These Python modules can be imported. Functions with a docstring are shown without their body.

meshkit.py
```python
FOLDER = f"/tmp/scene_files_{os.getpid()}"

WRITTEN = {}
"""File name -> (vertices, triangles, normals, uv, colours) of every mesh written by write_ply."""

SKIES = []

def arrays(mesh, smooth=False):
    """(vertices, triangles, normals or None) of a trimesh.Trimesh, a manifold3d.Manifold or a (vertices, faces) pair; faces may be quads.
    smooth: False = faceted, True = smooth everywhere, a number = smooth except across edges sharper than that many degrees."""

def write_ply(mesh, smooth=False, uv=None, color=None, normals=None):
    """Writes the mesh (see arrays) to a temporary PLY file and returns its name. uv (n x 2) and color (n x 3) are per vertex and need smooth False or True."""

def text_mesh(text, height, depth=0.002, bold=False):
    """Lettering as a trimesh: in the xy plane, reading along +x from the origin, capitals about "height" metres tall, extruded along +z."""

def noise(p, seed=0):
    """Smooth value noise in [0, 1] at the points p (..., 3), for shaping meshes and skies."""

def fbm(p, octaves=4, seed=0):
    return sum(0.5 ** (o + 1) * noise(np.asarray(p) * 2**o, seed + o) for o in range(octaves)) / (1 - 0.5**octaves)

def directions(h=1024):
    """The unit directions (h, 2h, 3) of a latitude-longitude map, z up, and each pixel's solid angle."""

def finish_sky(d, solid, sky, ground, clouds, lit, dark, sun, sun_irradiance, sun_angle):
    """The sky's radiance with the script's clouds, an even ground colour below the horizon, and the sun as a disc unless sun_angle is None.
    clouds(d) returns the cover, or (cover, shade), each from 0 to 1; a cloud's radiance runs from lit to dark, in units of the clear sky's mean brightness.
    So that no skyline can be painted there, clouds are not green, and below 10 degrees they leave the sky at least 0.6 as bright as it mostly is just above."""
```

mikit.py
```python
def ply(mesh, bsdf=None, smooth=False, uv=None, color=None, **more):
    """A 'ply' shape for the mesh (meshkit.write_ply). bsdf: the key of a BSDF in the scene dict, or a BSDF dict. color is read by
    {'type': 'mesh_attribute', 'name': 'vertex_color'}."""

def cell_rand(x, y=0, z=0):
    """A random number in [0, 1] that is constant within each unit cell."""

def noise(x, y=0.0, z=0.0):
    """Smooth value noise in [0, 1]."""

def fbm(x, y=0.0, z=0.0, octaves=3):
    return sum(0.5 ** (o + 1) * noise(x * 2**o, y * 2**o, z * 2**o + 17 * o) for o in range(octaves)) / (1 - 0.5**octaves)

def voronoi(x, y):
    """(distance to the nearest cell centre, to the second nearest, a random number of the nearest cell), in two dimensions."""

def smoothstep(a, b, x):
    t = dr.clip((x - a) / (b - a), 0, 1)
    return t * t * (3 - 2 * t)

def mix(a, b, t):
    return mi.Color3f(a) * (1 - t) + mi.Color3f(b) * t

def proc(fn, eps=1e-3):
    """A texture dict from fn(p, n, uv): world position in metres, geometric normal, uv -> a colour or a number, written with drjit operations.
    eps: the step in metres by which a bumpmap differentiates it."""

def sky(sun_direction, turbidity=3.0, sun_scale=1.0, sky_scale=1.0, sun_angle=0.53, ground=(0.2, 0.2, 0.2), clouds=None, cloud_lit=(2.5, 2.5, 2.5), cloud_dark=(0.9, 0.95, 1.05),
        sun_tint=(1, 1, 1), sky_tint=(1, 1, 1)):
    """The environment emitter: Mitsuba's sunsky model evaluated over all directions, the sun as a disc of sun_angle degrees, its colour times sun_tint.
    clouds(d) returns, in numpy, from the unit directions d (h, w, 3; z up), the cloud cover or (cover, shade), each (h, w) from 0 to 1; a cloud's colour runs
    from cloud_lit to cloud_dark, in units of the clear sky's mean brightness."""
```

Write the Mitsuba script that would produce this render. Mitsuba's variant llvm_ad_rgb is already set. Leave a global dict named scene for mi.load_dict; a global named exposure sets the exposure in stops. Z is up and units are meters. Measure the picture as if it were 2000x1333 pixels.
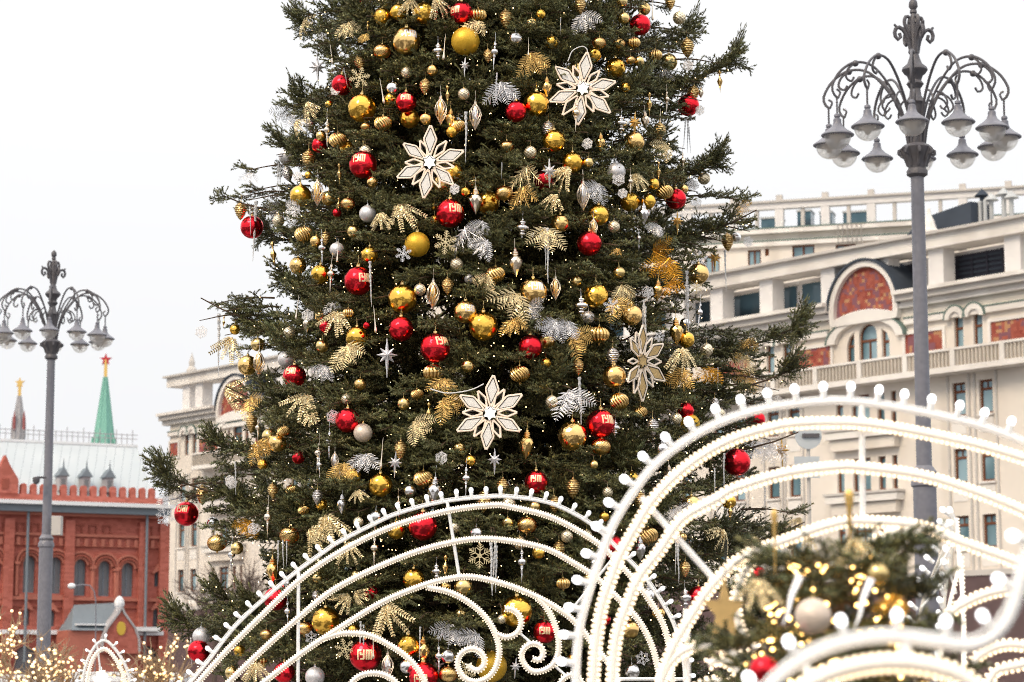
import math, random
import numpy as np, trimesh, mitsuba as mi, mikit, drjit as dr, meshkit, shapely
from shapely.geometry import Polygon, box as sbox, Point
from shapely import affinity
from shapely.ops import unary_union
T = mi.ScalarTransform4f
rng = np.random.default_rng(7)
scene, labels = {}, {}

# ---------------------------------------------------------------- camera, sky, exposure
FOC, CAMZ = 4722.0, 1.6                       # focal length in pixels of the 2000 px wide photograph; eye height
PITCH = math.atan(666.5 / FOC)
FWD = np.array([0, math.cos(PITCH), math.sin(PITCH)]); UPV = np.array([0, -math.sin(PITCH), math.cos(PITCH)]); RGT = np.array([1.0, 0, 0])
CAM = np.array([0, 0, CAMZ])
exposure = 2.95
scene['camera'] = {'type': 'thinlens', 'fov': 2 * math.degrees(math.atan(1000 / FOC)), 'fov_axis': 'x', 'near_clip': 0.5, 'far_clip': 3000.0,
                   'aperture_radius': 0.0112, 'focus_distance': 21.9,
                   'to_world': T().look_at(origin=CAM.tolist(), target=(CAM + FWD).tolist(), up=[0, 0, 1])}
def overcast(d):
    return np.ones(d.shape[:2]), 1 - np.clip(d[..., 2], 0, 1) ** 1.5
scene['sky'] = mikit.sky([-0.45, -0.55, 0.7], turbidity=3, sun_scale=0.22, sun_angle=26, clouds=overcast, ground=(0.2, 0.2, 0.2),
                         cloud_lit=(2.6, 2.6, 2.6), cloud_dark=(1.31, 1.32, 1.34))

def at(px, py, Y):
    """The point at depth Y (metres along +y) that lies in the direction of a pixel of the photograph."""
    d = FWD + RGT * ((px - 1000) / FOC) + UPV * ((666.5 - py) / FOC)
    return CAM + d * (Y / d[1])

# ---------------------------------------------------------------- helpers
counts = {}
def key(name, parent=None):
    k = (parent + '__' if parent else '') + name
    n = counts.get(k, 0); counts[k] = n + 1
    return k if n == 0 else f'{k}_{n:03d}'
def thing(name, label=None, cat=None, group=None, kind=None):
    k = key(name)
    d = {a: b for a, b in (('label', label), ('category', cat), ('group', group), ('kind', kind)) if b}
    if d: labels[k] = d
    return k
def ply(mesh, smooth=30, uv=None):
    return mikit.ply(mesh, None, smooth=smooth, uv=uv)
def put(k, mesh, mat, M=None, smooth=30, emit=None, uv=None):
    """One shape entry under the key k. mesh: a trimesh or a ply dict shared between copies."""
    s = dict(mesh) if isinstance(mesh, dict) else ply(mesh, smooth, uv)
    s['bsdf'] = {'type': 'ref', 'id': mat}
    if M is not None: s['to_world'] = T(np.asarray(M, float))
    if emit is not None: s['emitter'] = {'type': 'area', 'radiance': {'type': 'rgb', 'value': [float(x) for x in emit]}, 'sampling_weight': 0.0}
    scene[k] = s
    return k
def part(parent, name, mesh, mat, M=None, smooth=30, emit=None, uv=None, label=None, kind=None):
    k = key(name, parent)
    put(k, mesh, mat, M, smooth, emit, uv)
    if label or kind: labels[k] = {a: b for a, b in (('label', label), ('kind', kind)) if b}
    return k
def cat(ms): return trimesh.util.concatenate([m for m in ms if m is not None and len(m.faces)])
def box(x0, x1, y0, y1, z0, z1):
    m = trimesh.creation.box((x1 - x0, y1 - y0, z1 - z0)); m.apply_translation(((x0 + x1) / 2, (y0 + y1) / 2, (z0 + z1) / 2)); return m
def grid_faces(n, m, wrap):
    i, j = np.meshgrid(np.arange(n - 1), np.arange(m if wrap else m - 1), indexing='ij')
    a, b, c, d = i * m + j, i * m + (j + 1) % m, (i + 1) * m + (j + 1) % m, (i + 1) * m + j
    return np.vstack([np.stack([a, b, c], -1).reshape(-1, 3), np.stack([a, c, d], -1).reshape(-1, 3)])
def revolve(prof, n=24, f=None):
    """A surface of revolution about z from (r, z) pairs; f(phi, i, r, z) may change the radius."""
    p = np.asarray(prof, float); ph = np.arange(n) * 2 * np.pi / n
    R = np.repeat(p[:, :1], n, 1); Z = np.repeat(p[:, 1:], n, 1)
    if f is not None: R = R * f(ph[None], Z)
    v = np.stack([R * np.cos(ph), R * np.sin(ph), Z], -1).reshape(-1, 3)
    return trimesh.Trimesh(v, grid_faces(len(p), n, True)[:, ::-1] if p[0, 1] > p[-1, 1] else grid_faces(len(p), n, True), process=False)
def curve(pts, n):
    """n points along a Catmull-Rom curve through pts, evenly spaced."""
    p = np.asarray(pts, float); p = np.vstack([2 * p[0] - p[1], p, 2 * p[-1] - p[-2]])
    out = []
    for i in range(1, len(p) - 2):
        t = np.linspace(0, 1, 16, endpoint=False)[:, None]
        a, b, c, d = p[i - 1], p[i], p[i + 1], p[i + 2]
        out.append(0.5 * (2 * b + (c - a) * t + (2 * a - 5 * b + 4 * c - d) * t**2 + (3 * b - a - 3 * c + d) * t**3))
    q = np.vstack(out + [p[-2:-1]])
    s = np.concatenate([[0], np.cumsum(np.linalg.norm(np.diff(q, axis=0), axis=1))])
    if n < 1: n = max(int(s[-1] / n), 4)                # n below 1: the spacing in metres
    w = np.linspace(0, s[-1], n)
    return np.stack([np.interp(w, s, q[:, k]) for k in range(q.shape[1])], -1)
def tube(p, r, sides=8, caps=True):
    p = np.asarray(p, float); t = np.gradient(p, axis=0); t /= np.linalg.norm(t, axis=1, keepdims=True) + 1e-12
    a = np.zeros_like(p); ref = np.array([0, 0, 1.0]) if abs(t[0, 2]) < 0.9 else np.array([1.0, 0, 0])
    for i in range(len(p)):
        ref = ref - t[i] * (ref @ t[i]); ref /= np.linalg.norm(ref) + 1e-12; a[i] = ref
    b = np.cross(t, a); ang = np.arange(sides) * 2 * np.pi / sides
    R = np.broadcast_to(r, (len(p),))[:, None, None]
    v = (p[:, None] + R * (np.cos(ang)[None, :, None] * a[:, None] + np.sin(ang)[None, :, None] * b[:, None])).reshape(-1, 3)
    f = grid_faces(len(p), sides, True)
    if caps:
        n = len(v); v = np.vstack([v, p[:1], p[-1:]]); i = np.arange(sides); e = (len(p) - 1) * sides
        f = np.vstack([f, np.stack([(i + 1) % sides, i, i * 0 + n], 1), np.stack([i + e, (i + 1) % sides + e, i * 0 + n + 1], 1)])
    return trimesh.Trimesh(v, f, process=False)
def frame(z, x=None):
    """A rotation whose third column is along z."""
    z = np.asarray(z, float); z = z / np.linalg.norm(z)
    x = np.array([1.0, 0, 0]) if x is None else np.asarray(x, float)
    if abs(x @ z) > 0.95: x = np.array([0, 1.0, 0])
    x = x - z * (x @ z); x /= np.linalg.norm(x)
    return np.stack([x, np.cross(z, x), z], 1)
def mat4(R, p, s=1.0):
    M = np.eye(4); M[:3, :3] = np.asarray(R) * s; M[:3, 3] = p; return M
def Rz(a): c, s = math.cos(a), math.sin(a); return np.array([[c, -s, 0], [s, c, 0], [0, 0, 1.0]])
def Ry(a): c, s = math.cos(a), math.sin(a); return np.array([[c, 0, s], [0, 1.0, 0], [-s, 0, c]])
def Rx(a): c, s = math.cos(a), math.sin(a); return np.array([[1.0, 0, 0], [0, c, -s], [0, s, c]])
def poly3(poly, depth):
    """A shapely (multi)polygon in (x, z), extruded by depth along y, centred."""
    ms = []
    for g in getattr(poly, 'geoms', [poly]):
        if g.area > 1e-9: ms.append(trimesh.creation.extrude_polygon(g, depth, engine='earcut'))
    m = cat(ms); v = np.array(m.vertices)
    m.vertices = np.stack([v[:, 0], depth / 2 - v[:, 2], v[:, 1]], 1)
    return m
ICO = {n: trimesh.creation.icosphere(subdivisions=n, radius=1.0) for n in (0, 1, 2, 3, 4)}
def balls(centres, r, sub=0, stretch=None):
    """Many small balls as one mesh."""
    c = np.asarray(centres, float); v, f = np.array(ICO[sub].vertices), np.array(ICO[sub].faces)
    rr = np.broadcast_to(r, (len(c),))[:, None, None]
    return trimesh.Trimesh((c[:, None] + v[None] * rr).reshape(-1, 3), (f[None] + (np.arange(len(c)) * len(v))[:, None, None]).reshape(-1, 3), process=False)

# ---------------------------------------------------------------- materials
def rgb(*c): return {'type': 'rgb', 'value': [float(x) for x in c]}
def diffuse(name, c): scene[name] = {'type': 'twosided', 'bsdf': {'type': 'diffuse', 'reflectance': c if isinstance(c, dict) else rgb(*c)}}
def princ(name, c, rough=0.5, metal=0.0, two=True, **kw):
    b = {'type': 'principled', 'base_color': c if isinstance(c, dict) else rgb(*c), 'roughness': rough, 'metallic': metal, **kw}
    scene[name] = {'type': 'twosided', 'bsdf': b} if two else b
def grain(c, amount, freq, c2=None):
    """A colour that wanders between c and c2 (or a darker c)."""
    c2 = c2 or tuple(x * (1 - amount) for x in c)
    return mikit.proc(lambda p, n, uv: mikit.mix(c, c2, mikit.fbm(p.x * freq, p.y * freq, p.z * freq)))
princ('gold_shiny', (1.0, 0.60, 0.105), 0.045, 1.0)
princ('gold_warm', (1.0, 0.67, 0.26), 0.07, 1.0)
princ('gold_small', (0.95, 0.70, 0.30), 0.16, 1.0)
princ('red_shiny', (0.86, 0.012, 0.028), 0.05, 1.0, clearcoat=0.6, clearcoat_gloss=0.95)
princ('yellow_matte', mikit.proc(lambda p, n, uv: mikit.mix((0.62, 0.34, 0.02), (0.80, 0.50, 0.05), mikit.noise(p.x * 260, p.y * 260, p.z * 260))), 0.42, 0.55)
princ('silver_matte', grain((0.78, 0.76, 0.77), 0.12, 60), 0.38, 0.6)
princ('beige_matte', grain((0.80, 0.66, 0.54), 0.12, 60), 0.40, 0.4)
princ('silver_shiny', (0.92, 0.90, 0.90), 0.10, 1.0)
princ('champagne', (0.95, 0.82, 0.66), 0.17, 1.0)
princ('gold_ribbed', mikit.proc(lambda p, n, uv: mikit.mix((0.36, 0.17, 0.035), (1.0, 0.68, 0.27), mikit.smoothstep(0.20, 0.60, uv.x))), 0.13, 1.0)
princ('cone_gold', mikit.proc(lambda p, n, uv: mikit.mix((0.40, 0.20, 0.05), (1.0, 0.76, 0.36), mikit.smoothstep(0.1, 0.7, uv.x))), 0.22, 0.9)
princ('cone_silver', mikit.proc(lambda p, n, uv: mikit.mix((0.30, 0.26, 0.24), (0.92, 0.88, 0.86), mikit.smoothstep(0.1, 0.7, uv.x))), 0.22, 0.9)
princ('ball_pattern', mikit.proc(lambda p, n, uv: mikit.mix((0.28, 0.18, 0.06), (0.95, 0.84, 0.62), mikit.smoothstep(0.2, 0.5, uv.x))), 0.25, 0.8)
def glitter(c): return mikit.proc(lambda p, n, uv: mi.Color3f(c) * (0.55 + 0.75 * mikit.cell_rand(p.x * 170, p.y * 170, p.z * 170)))
princ('glitter_gold', glitter((0.80, 0.52, 0.17)), 0.36, 0.75)
princ('glitter_pale', glitter((0.86, 0.70, 0.40)), 0.36, 0.7)
princ('glitter_orange', glitter((0.74, 0.36, 0.03)), 0.36, 0.7)
princ('glitter_silver', glitter((0.78, 0.77, 0.79)), 0.36, 0.7)
princ('white_glitter', glitter((0.88, 0.86, 0.86)), 0.45, 0.3)
princ('icicle_clear', (0.93, 0.94, 0.96), 0.12, 0.0, False, spec_trans=0.45, eta=1.42)
princ('wire_dark', (0.03, 0.03, 0.028), 0.5)
princ('letter_gold', (0.95, 0.74, 0.44), 0.35, 0.4)
princ('letter_silver', (0.85, 0.85, 0.88), 0.3, 0.6)
princ('white_paint', grain((0.84, 0.84, 0.84), 0.06, 9), 0.42)
princ('rope_plastic', (0.84, 0.79, 0.72), 0.35)
princ('hose_gold', grain((0.88, 0.80, 0.71), 0.35, 60, (0.62, 0.50, 0.40)), 0.3)
princ('bulb_glass', (0.9, 0.9, 0.9), 0.2)
princ('panel_white', (0.82, 0.79, 0.74), 0.5)
princ('panel_amber', grain((0.62, 0.42, 0.17), 0.3, 30), 0.45)
princ('outline_dark', (0.02, 0.02, 0.02), 0.5)
princ('cable_white', (0.75, 0.75, 0.74), 0.5)
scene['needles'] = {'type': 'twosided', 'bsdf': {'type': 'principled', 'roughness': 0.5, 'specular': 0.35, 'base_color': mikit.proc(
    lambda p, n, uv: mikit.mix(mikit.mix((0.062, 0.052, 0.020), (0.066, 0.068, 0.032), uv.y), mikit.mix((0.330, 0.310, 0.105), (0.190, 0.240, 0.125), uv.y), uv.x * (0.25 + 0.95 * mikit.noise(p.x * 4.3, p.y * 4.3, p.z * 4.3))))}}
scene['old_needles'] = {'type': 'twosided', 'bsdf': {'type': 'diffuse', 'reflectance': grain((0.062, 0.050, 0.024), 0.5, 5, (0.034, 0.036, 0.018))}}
princ('bark', grain((0.10, 0.062, 0.036), 0.5, 22, (0.045, 0.03, 0.02)), 0.85)

def dented(name, scale, freq=24.0):
    """Thin blown baubles are never quite round: a shallow unevenness that makes the mirror image swim."""
    inner = scene[name]['bsdf']
    scene[name] = {'type': 'twosided', 'bsdf': {'type': 'bumpmap', 'arbitrary': mikit.proc(lambda p, n, uv: mikit.noise(p.x * freq, p.y * freq, p.z * freq) + 0.30 * mikit.noise(p.x * freq * 3.3, p.y * freq * 3.3, p.z * freq * 3.3), 2e-3), 'scale': scale, 'bsdf': inner}}
for n_, s_ in (('gold_shiny', .0052), ('gold_warm', .0036), ('red_shiny', .0040), ('silver_shiny', .0030)): dented(n_, s_)

# ---------------------------------------------------------------- the tree: envelope and ornaments' places
AX, AY = -0.27, 24.0
def env(z): return max(3.08 - 0.192 * (z - 1.6), 0.06)
# type  x  y  size (pixels of the photograph: width of balls, length of drops)  then tilt, or the lettering's offset
ORN = '''
R 709 -12 36;G 747 33 36;G 778 24 34;B 800 16 46;G 828 26 44;B 858 16 46;RL 901 25 46 -14 -4;O 934 30 32;E 926 58 48;Y 909 81 57;GL 794 81 56 10 -14;O 746 101 34;L 856 102 34;T 868 92 54 4
A 620 132 66;T 647 102 50 -8;B 600 52 42 -60;X 630 72 20;E 682 62 48 -30;E 714 76 24;P 718 52 22;C 703 124 31 -20;X 702 152 44;R 668 166 43;K 675 150 36 -10;x 655 176 24;T 746 178 54 -10;S 767 173 26;G 764 195 30 b
RL 793 200 43 -1 -9;G 800 232 40 b;G 707 212 57;O 713 248 17;O 748 241 34;G 844 138 23;C 830 170 33;G 831 233 24;H 906 184 24;A 908 128 40;D 861 218 56;P 874 186 40;F 880 234 40;O 895 246 28;K 910 268 104;D 928 228 56
G 882 258 23;e 560 234 54 30;B 608 216 44 -40;B 588 250 42 -50;c 606 244 29;N 640 252 44;G 643 204 16;G 1056 28 20;g 1038 47 24;S 1007 76 28;C 1133 12 34;K 1095 52 36;e 1146 46 54;G 1078 83 28;O 1170 84 26;G 1160 108 30 b
E 1043 128 60;T 1032 92 40;C 953 110 28;N 965 112 54 4;F 1068 172 40;G 1124 136 30 b;e 982 186 62;K 969 172 62;R 1007 218 44;G 1047 204 52;N 1125 231 56 4;L 1213 244 36;A 1240 240 54;P 1268 204 50;F 1260 236 34
O 1238 84 25;g 1218 36 24;R 1250 49 43;O 1280 108 26;g 1215 3 22;G 1202 134 42 b;g 1248 120 20;O 1232 118 18;c 1070 254 36;T 1274 18 48;G 1258 18 26 b;C 1309 6 30;g 1306 122 35;e 1298 150 38;x 1344 128 24;R 1344 206 44
C 1354 184 34 6;F 1369 182 22;P 1406 160 48;N 1302 202 42;C 1288 258 38;T 1290 236 50;K 1337 262 62;K 1343 268 66;K 1347 274 54;x 1367 216 22;W 561 307 34;c 562 341 31 -16;x 581 345 22;G 602 342 14;K 543 346 62;K 547 352 66
e 486 350 32 -10;C 470 413 36;R 492 444 46;K 497 452 122;K 489 432 58;e 532 412 56 70;e 572 418 46 100;H 544 432 24;G 587 383 43;D 620 378 53;G 642 388 30 b;P 663 340 42;RL 709 322 56 -9 -12;H 713 296 25;G 727 356 22
R 624 284 32 b;G 627 266 21;N 639 264 50;O 660 274 35;G 678 290 30 b;O 679 398 26;P 661 400 28;R 658 416 18 b;W 718 418 34;B 744 434 44;B 788 424 62;Y 815 478 50;O 594 458 36;G 617 472 24;C 636 466 28;N 629 494 50;W 658 488 29
T 660 490 48 4;P 534 498 54 -6;G 582 519 34;G 722 498 34;X 788 496 34;G 886 338 38 b;G 866 358 42 b;x 888 370 23;G 909 375 19;O 926 358 26 b;F 929 394 52;G 953 396 48 b;O 985 378 34;RL 879 417 58 12 -10;X 870 474 50
e 912 470 64;e 942 488 54 20;e 938 448 40;E 1028 352 72;E 1026 390 62 20;A 1073 334 60;R 1062 352 40 b;B 1098 348 62 70;B 1080 398 44;G 1082 276 46;H 1036 298 25;K 980 334 34;G 1118 318 42;g 1149 318 21;x 1147 281 25
D 1139 384 58;e 1160 378 54;G 1094 437 36;L 1020 448 38;E 1066 472 70;K 1070 500 112;K 1065 486 86;F 1007 515 54;R 1151 476 50;D 1159 446 38;G 849 430 20 b;G 848 404 15 b;G 1239 278 41;W 1204 336 37;x 1208 351 28;F 1173 280 36
E 1292 296 44 50;N 1334 322 42;H 1375 349 25;x 1353 362 27;G 1336 370 18;R 1320 389 42;O 1298 375 33;G 1276 360 24;P 1286 336 42;G 1266 394 30;F 1257 420 42;G 1230 394 40 b;B 1242 358 46;N 1231 362 38;x 1216 378 22;G 1169 421 43
H 1199 443 24;A 1323 432 48;x 1360 396 24;e 1281 452 32 60;C 1421 474 36;S 1438 464 19;x 1461 472 23;A 1396 504 50;o 1296 494 56 -50;o 1300 530 66 30;o 1312 566 44 10;E 1450 414 44 -60;K 1417 530 84;E 1204 494 22;X 1366 508 36
G 1364 535 42;X 1360 562 25 b;g 1209 533 25;G 1164 578 50;L 1135 600 40;W 1149 620 25 b;x 1265 571 27;F 1284 569 42 4;G 1233 616 43;X 1194 598 34;E 1207 606 54;E 1216 576 46 -40;K 1256 630 90;K 1261 640 84;K 1341 580 104;K 1344 604 96
F 1321 650 54;G 1341 664 32;S 1338 632 21 b;N 1365 620 50 6;H 1380 684 26;O 1170 654 38;E 1134 670 60 -60;G 1200 736 47;c 1197 698 37;B 1332 706 62 -20;E 1460 680 48 30;E 1452 714 52;X 1288 658 22;G 1438 698 22 b;K 1402 740 46
G 626 536 39;N 646 546 54;RL 700 549 58 14 -6;K 724 555 92;T 732 624 56 -5;O 680 612 22;T 581 600 50 6;F 600 634 34;x 601 616 27;G 626 618 22;R 636 638 26;B 656 632 56;R 716 636 14;G 697 660 45;E 686 696 64 -20;e 648 602 30
A 756 694 78;x 393 649 27;K 427 674 124;G 459 644 21;P 437 630 24;X 457 684 44;B 442 682 60;g 503 673 27;G 484 714 40;D 506 712 52;W 559 702 34 b;RL 575 735 46 -9 -11;e 630 730 40;G 786 584 58;H 820 566 24;D 846 577 57
C 874 560 34;R 783 643 50;RL 850 680 60 16 -15;GL 909 610 46 10 -8;G 944 638 58;O 968 536 36;E 952 556 46;W 916 545 19 b;GL 1041 571 56 10 -12;D 1085 565 46;E 994 596 78 20;E 1004 642 50;R 1036 678 48;G 1069 668 34 b
e 1076 646 56;e 1106 646 50 40;e 1048 608 44 -50;O 1015 731 38;O 846 728 38;E 862 758 52;B 464 772 66 -40;E 498 790 50 -30;C 492 828 37;N 504 844 42;g 526 852 29;G 542 866 36;O 554 842 24;E 512 880 50 -60;R 679 822 49
x 650 814 29;WB 709 846 37;N 621 896 54 4;N 643 872 50;B 590 796 66 20;B 608 820 34;R 583 894 26 b;G 513 908 21;K 460 934 66;x 449 938 22;g 788 789 25;T 746 886 62 4;C 782 880 37;A 772 904 52;G 691 930 29;e 712 908 54
E 674 926 52;D 654 902 36;G 743 948 47;C 533 960 31;c 620 972 31;G 628 986 24 b;F 668 986 38;F 1028 870 56;RL 1173 828 57 16 -10;G 1118 852 58;e 1116 792 74;K 1134 788 104;H 1078 785 25;O 1174 873 37;x 862 895 28;G 919 900 22
A 966 898 52;O 827 935 37;F 849 962 56;N 910 945 54;RL 1047 942 46 0 -8;P 837 808 44;E 876 800 58;E 824 840 58 -40;B 700 970 30;g 1160 908 17;O 1209 784 37;L 1201 838 30;S 1292 877 26;H 1322 818 21;Y 1348 828 38 b;c 1275 836 36
H 1406 809 22;R 1340 802 32 b;R 1476 820 38 b;R 1439 903 54;K 1414 922 74;X 1468 874 40;e 1500 888 66;A 1527 880 58;G 1234 934 28 b;H 1187 962 21;E 1458 750 50 40;K 1495 774 50;K 1500 778 44;x 1518 782 21;o 1384 736 48
WB 1476 724 22 b;E 1336 744 58;K 1396 944 60;RL 364 1004 48 -10 -12;C 395 968 37;X 322 1010 38;e 332 978 46;S 416 1023 25;O 424 1061 37;g 463 1071 25;N 452 1094 50;N 523 1022 58;o 480 1034 46;x 495 1033 26;O 565 1046 37
K 543 1086 60;K 553 1084 56;K 560 1082 50;B 642 1040 80;B 622 1052 60 -30;F 533 1116 52;x 452 944 25;N 624 916 40;R 826 1028 57;G 774 1036 36;N 731 1082 56;G 808 1132 43;g 905 1147 36;L 853 1118 31;P 870 1108 48;S 930 1042 25
X 937 1086 50;K 960 1112 104;K 965 1106 96;K 969 1112 92;O 1029 1026 36;N 1019 1110 60;G 1052 1080 26;R 724 1158 30 b;B 682 1082 54;G 870 1146 23 b;W 393 1243 34;R 388 1272 43;K 374 1274 56;K 381 1268 50;R 538 1170 46;N 562 1204 48
G 636 1214 55;B 668 1176 46 60;c 618 1166 25;O 594 1228 30;X 608 1246 27;X 674 1268 42;RL 714 1280 64 -2 -4;K 704 1250 72;K 710 1254 66;T 729 1262 50;W 615 1322 38;R 555 1314 42;g 452 1314 25;B 500 1318 56;O 506 1292 33;G 468 1272 23 b
B 764 1214 82;G 797 1262 44;F 827 1272 50;K 820 1258 66;e 876 1242 56;e 918 1254 56 40;S 875 1282 29;N 857 1292 50;O 875 1317 35;D 757 1304 52;S 794 1302 27;RL 827 1322 58 -6 2;Y 960 1302 60 b;X 910 1314 40 b;G 1009 1195 62
RL 1064 1234 46 0 -4;A 1007 1302 40;B 706 1166 40 -60;O 1266 1046 37;F 1250 1074 46;R 1196 1070 50;H 1107 1048 24;K 1325 1098 84;K 1320 1090 66;C 1338 1112 31;g 1350 986 37;S 1186 962 17;e 1322 1010 44;F 1266 1166 50;L 1338 1170 38
R 1364 1164 38;G 1231 1230 35;X 1255 1286 29;S 1234 1312 30;O 1286 1198 24;B 1402 1054 62 30;B 1556 1028 44 30;B 1576 1062 36;G 1424 980 28;P 1426 1000 40;K 1494 968 52;E 1474 1062 34;x 1500 1086 29;R 1478 1124 38;H 1545 1062 23
e 1348 1000 40;c 1396 790 26;G 1062 756 20 b;H 1146 1046 22;O 1330 1050 22;g 620 1130 20;H 700 1020 20;G 1180 1010 20;S 560 1140 20;H 980 1210 18;O 1100 1140 26;G 690 1230 20;R 1180 1210 26 b;g 900 1200 22 b;O 520 1240 24;G 1120 1290 28
'''
TYPE = {'R': ('red_bauble', 'shiny red bauble', 'bauble'), 'RL': ('red_bauble', 'lettered shiny red bauble', 'bauble'), 'G': ('gold_bauble', 'shiny gold bauble', 'bauble'), 'GL': ('gold_bauble', 'gold bauble with silver lettering', 'bauble'),
        'g': ('champagne_bauble', 'pale gold bauble', 'bauble'), 'Y': ('yellow_bauble', 'matte yellow bauble', 'bauble'), 'W': ('white_bauble', 'matte silvery white bauble', 'bauble'), 'WB': ('beige_bauble', 'matte beige bauble', 'bauble'),
        'S': ('silver_bauble', 'shiny silver bauble', 'bauble'), 'O': ('ribbed_bauble', 'ribbed gold onion bauble', 'bauble'), 'H': ('patterned_bauble', 'small patterned bauble', 'bauble'), 'C': ('gold_cone', 'gold pine cone', 'cone ornament'),
        'c': ('silver_cone', 'silvery pine cone', 'cone ornament'), 'D': ('wire_drop', 'openwork wire drop', 'drop ornament'), 'F': ('faceted_drop', 'faceted pale metallic drop', 'drop ornament'), 'K': ('icicle', 'clear twisted icicle', 'icicle ornament'),
        'N': ('finial_drop', 'pale ball with spike', 'spike ornament'), 'T': ('teardrop', 'slim long teardrop', 'drop ornament'), 'L': ('lantern_drop', 'silver double ball drop', 'drop ornament'), 'P': ('spindle_drop', 'small gold spindle drop', 'drop ornament'),
        'X': ('snowflake', 'branching snowflake', 'snowflake ornament'), 'x': ('filigree_snowflake', 'small white filigree snowflake', 'snowflake ornament'), 'A': ('star', 'long pointed star', 'star ornament'), 'E': ('gold_fern', 'gold glitter fern', 'fern ornament'),
        'e': ('silver_fern', 'silver glitter fern', 'fern ornament'), 'o': ('orange_fern', 'deep orange gold fern', 'fern ornament'), 'B': ('leaf_spray', 'pale gold leafy spray', 'leaf ornament')}
LEN = set('KNTPDFCLA') | {'c'}
items = []
for line in ORN.replace('\n', ';').split(';'):
    w = line.split()
    if not w: continue
    back = w[-1] == 'b'
    if back: w = w[:-1]
    t, x, y, s = w[0], *map(float, w[1:4]); ex = [float(v) for v in w[4:]]
    Y = 21.5
    for _ in range(12):
        p = at(x, y, Y); r = 0.955 * env(p[2]); dx = p[0] - AX
        ny = AY - math.sqrt(max(r * r - dx * dx, 0.0)) if abs(dx) < r else AY - 0.12
        Y += 0.7 * (ny - Y)
    small = (t in 'KxXNTPA') * 0.10 + (s < 27) * 0.05
    Y = Y - small + 0.20 * back + rng.uniform(-0.04, 0.04) - 0.10 * (t in 'EeoB')
    items.append(dict(t=t, px=x, py=y, s=s, ex=ex, p=at(x, y, Y), m=s * Y / FOC, back=back))
rx = np.random.default_rng(23); extra = 0
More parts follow.
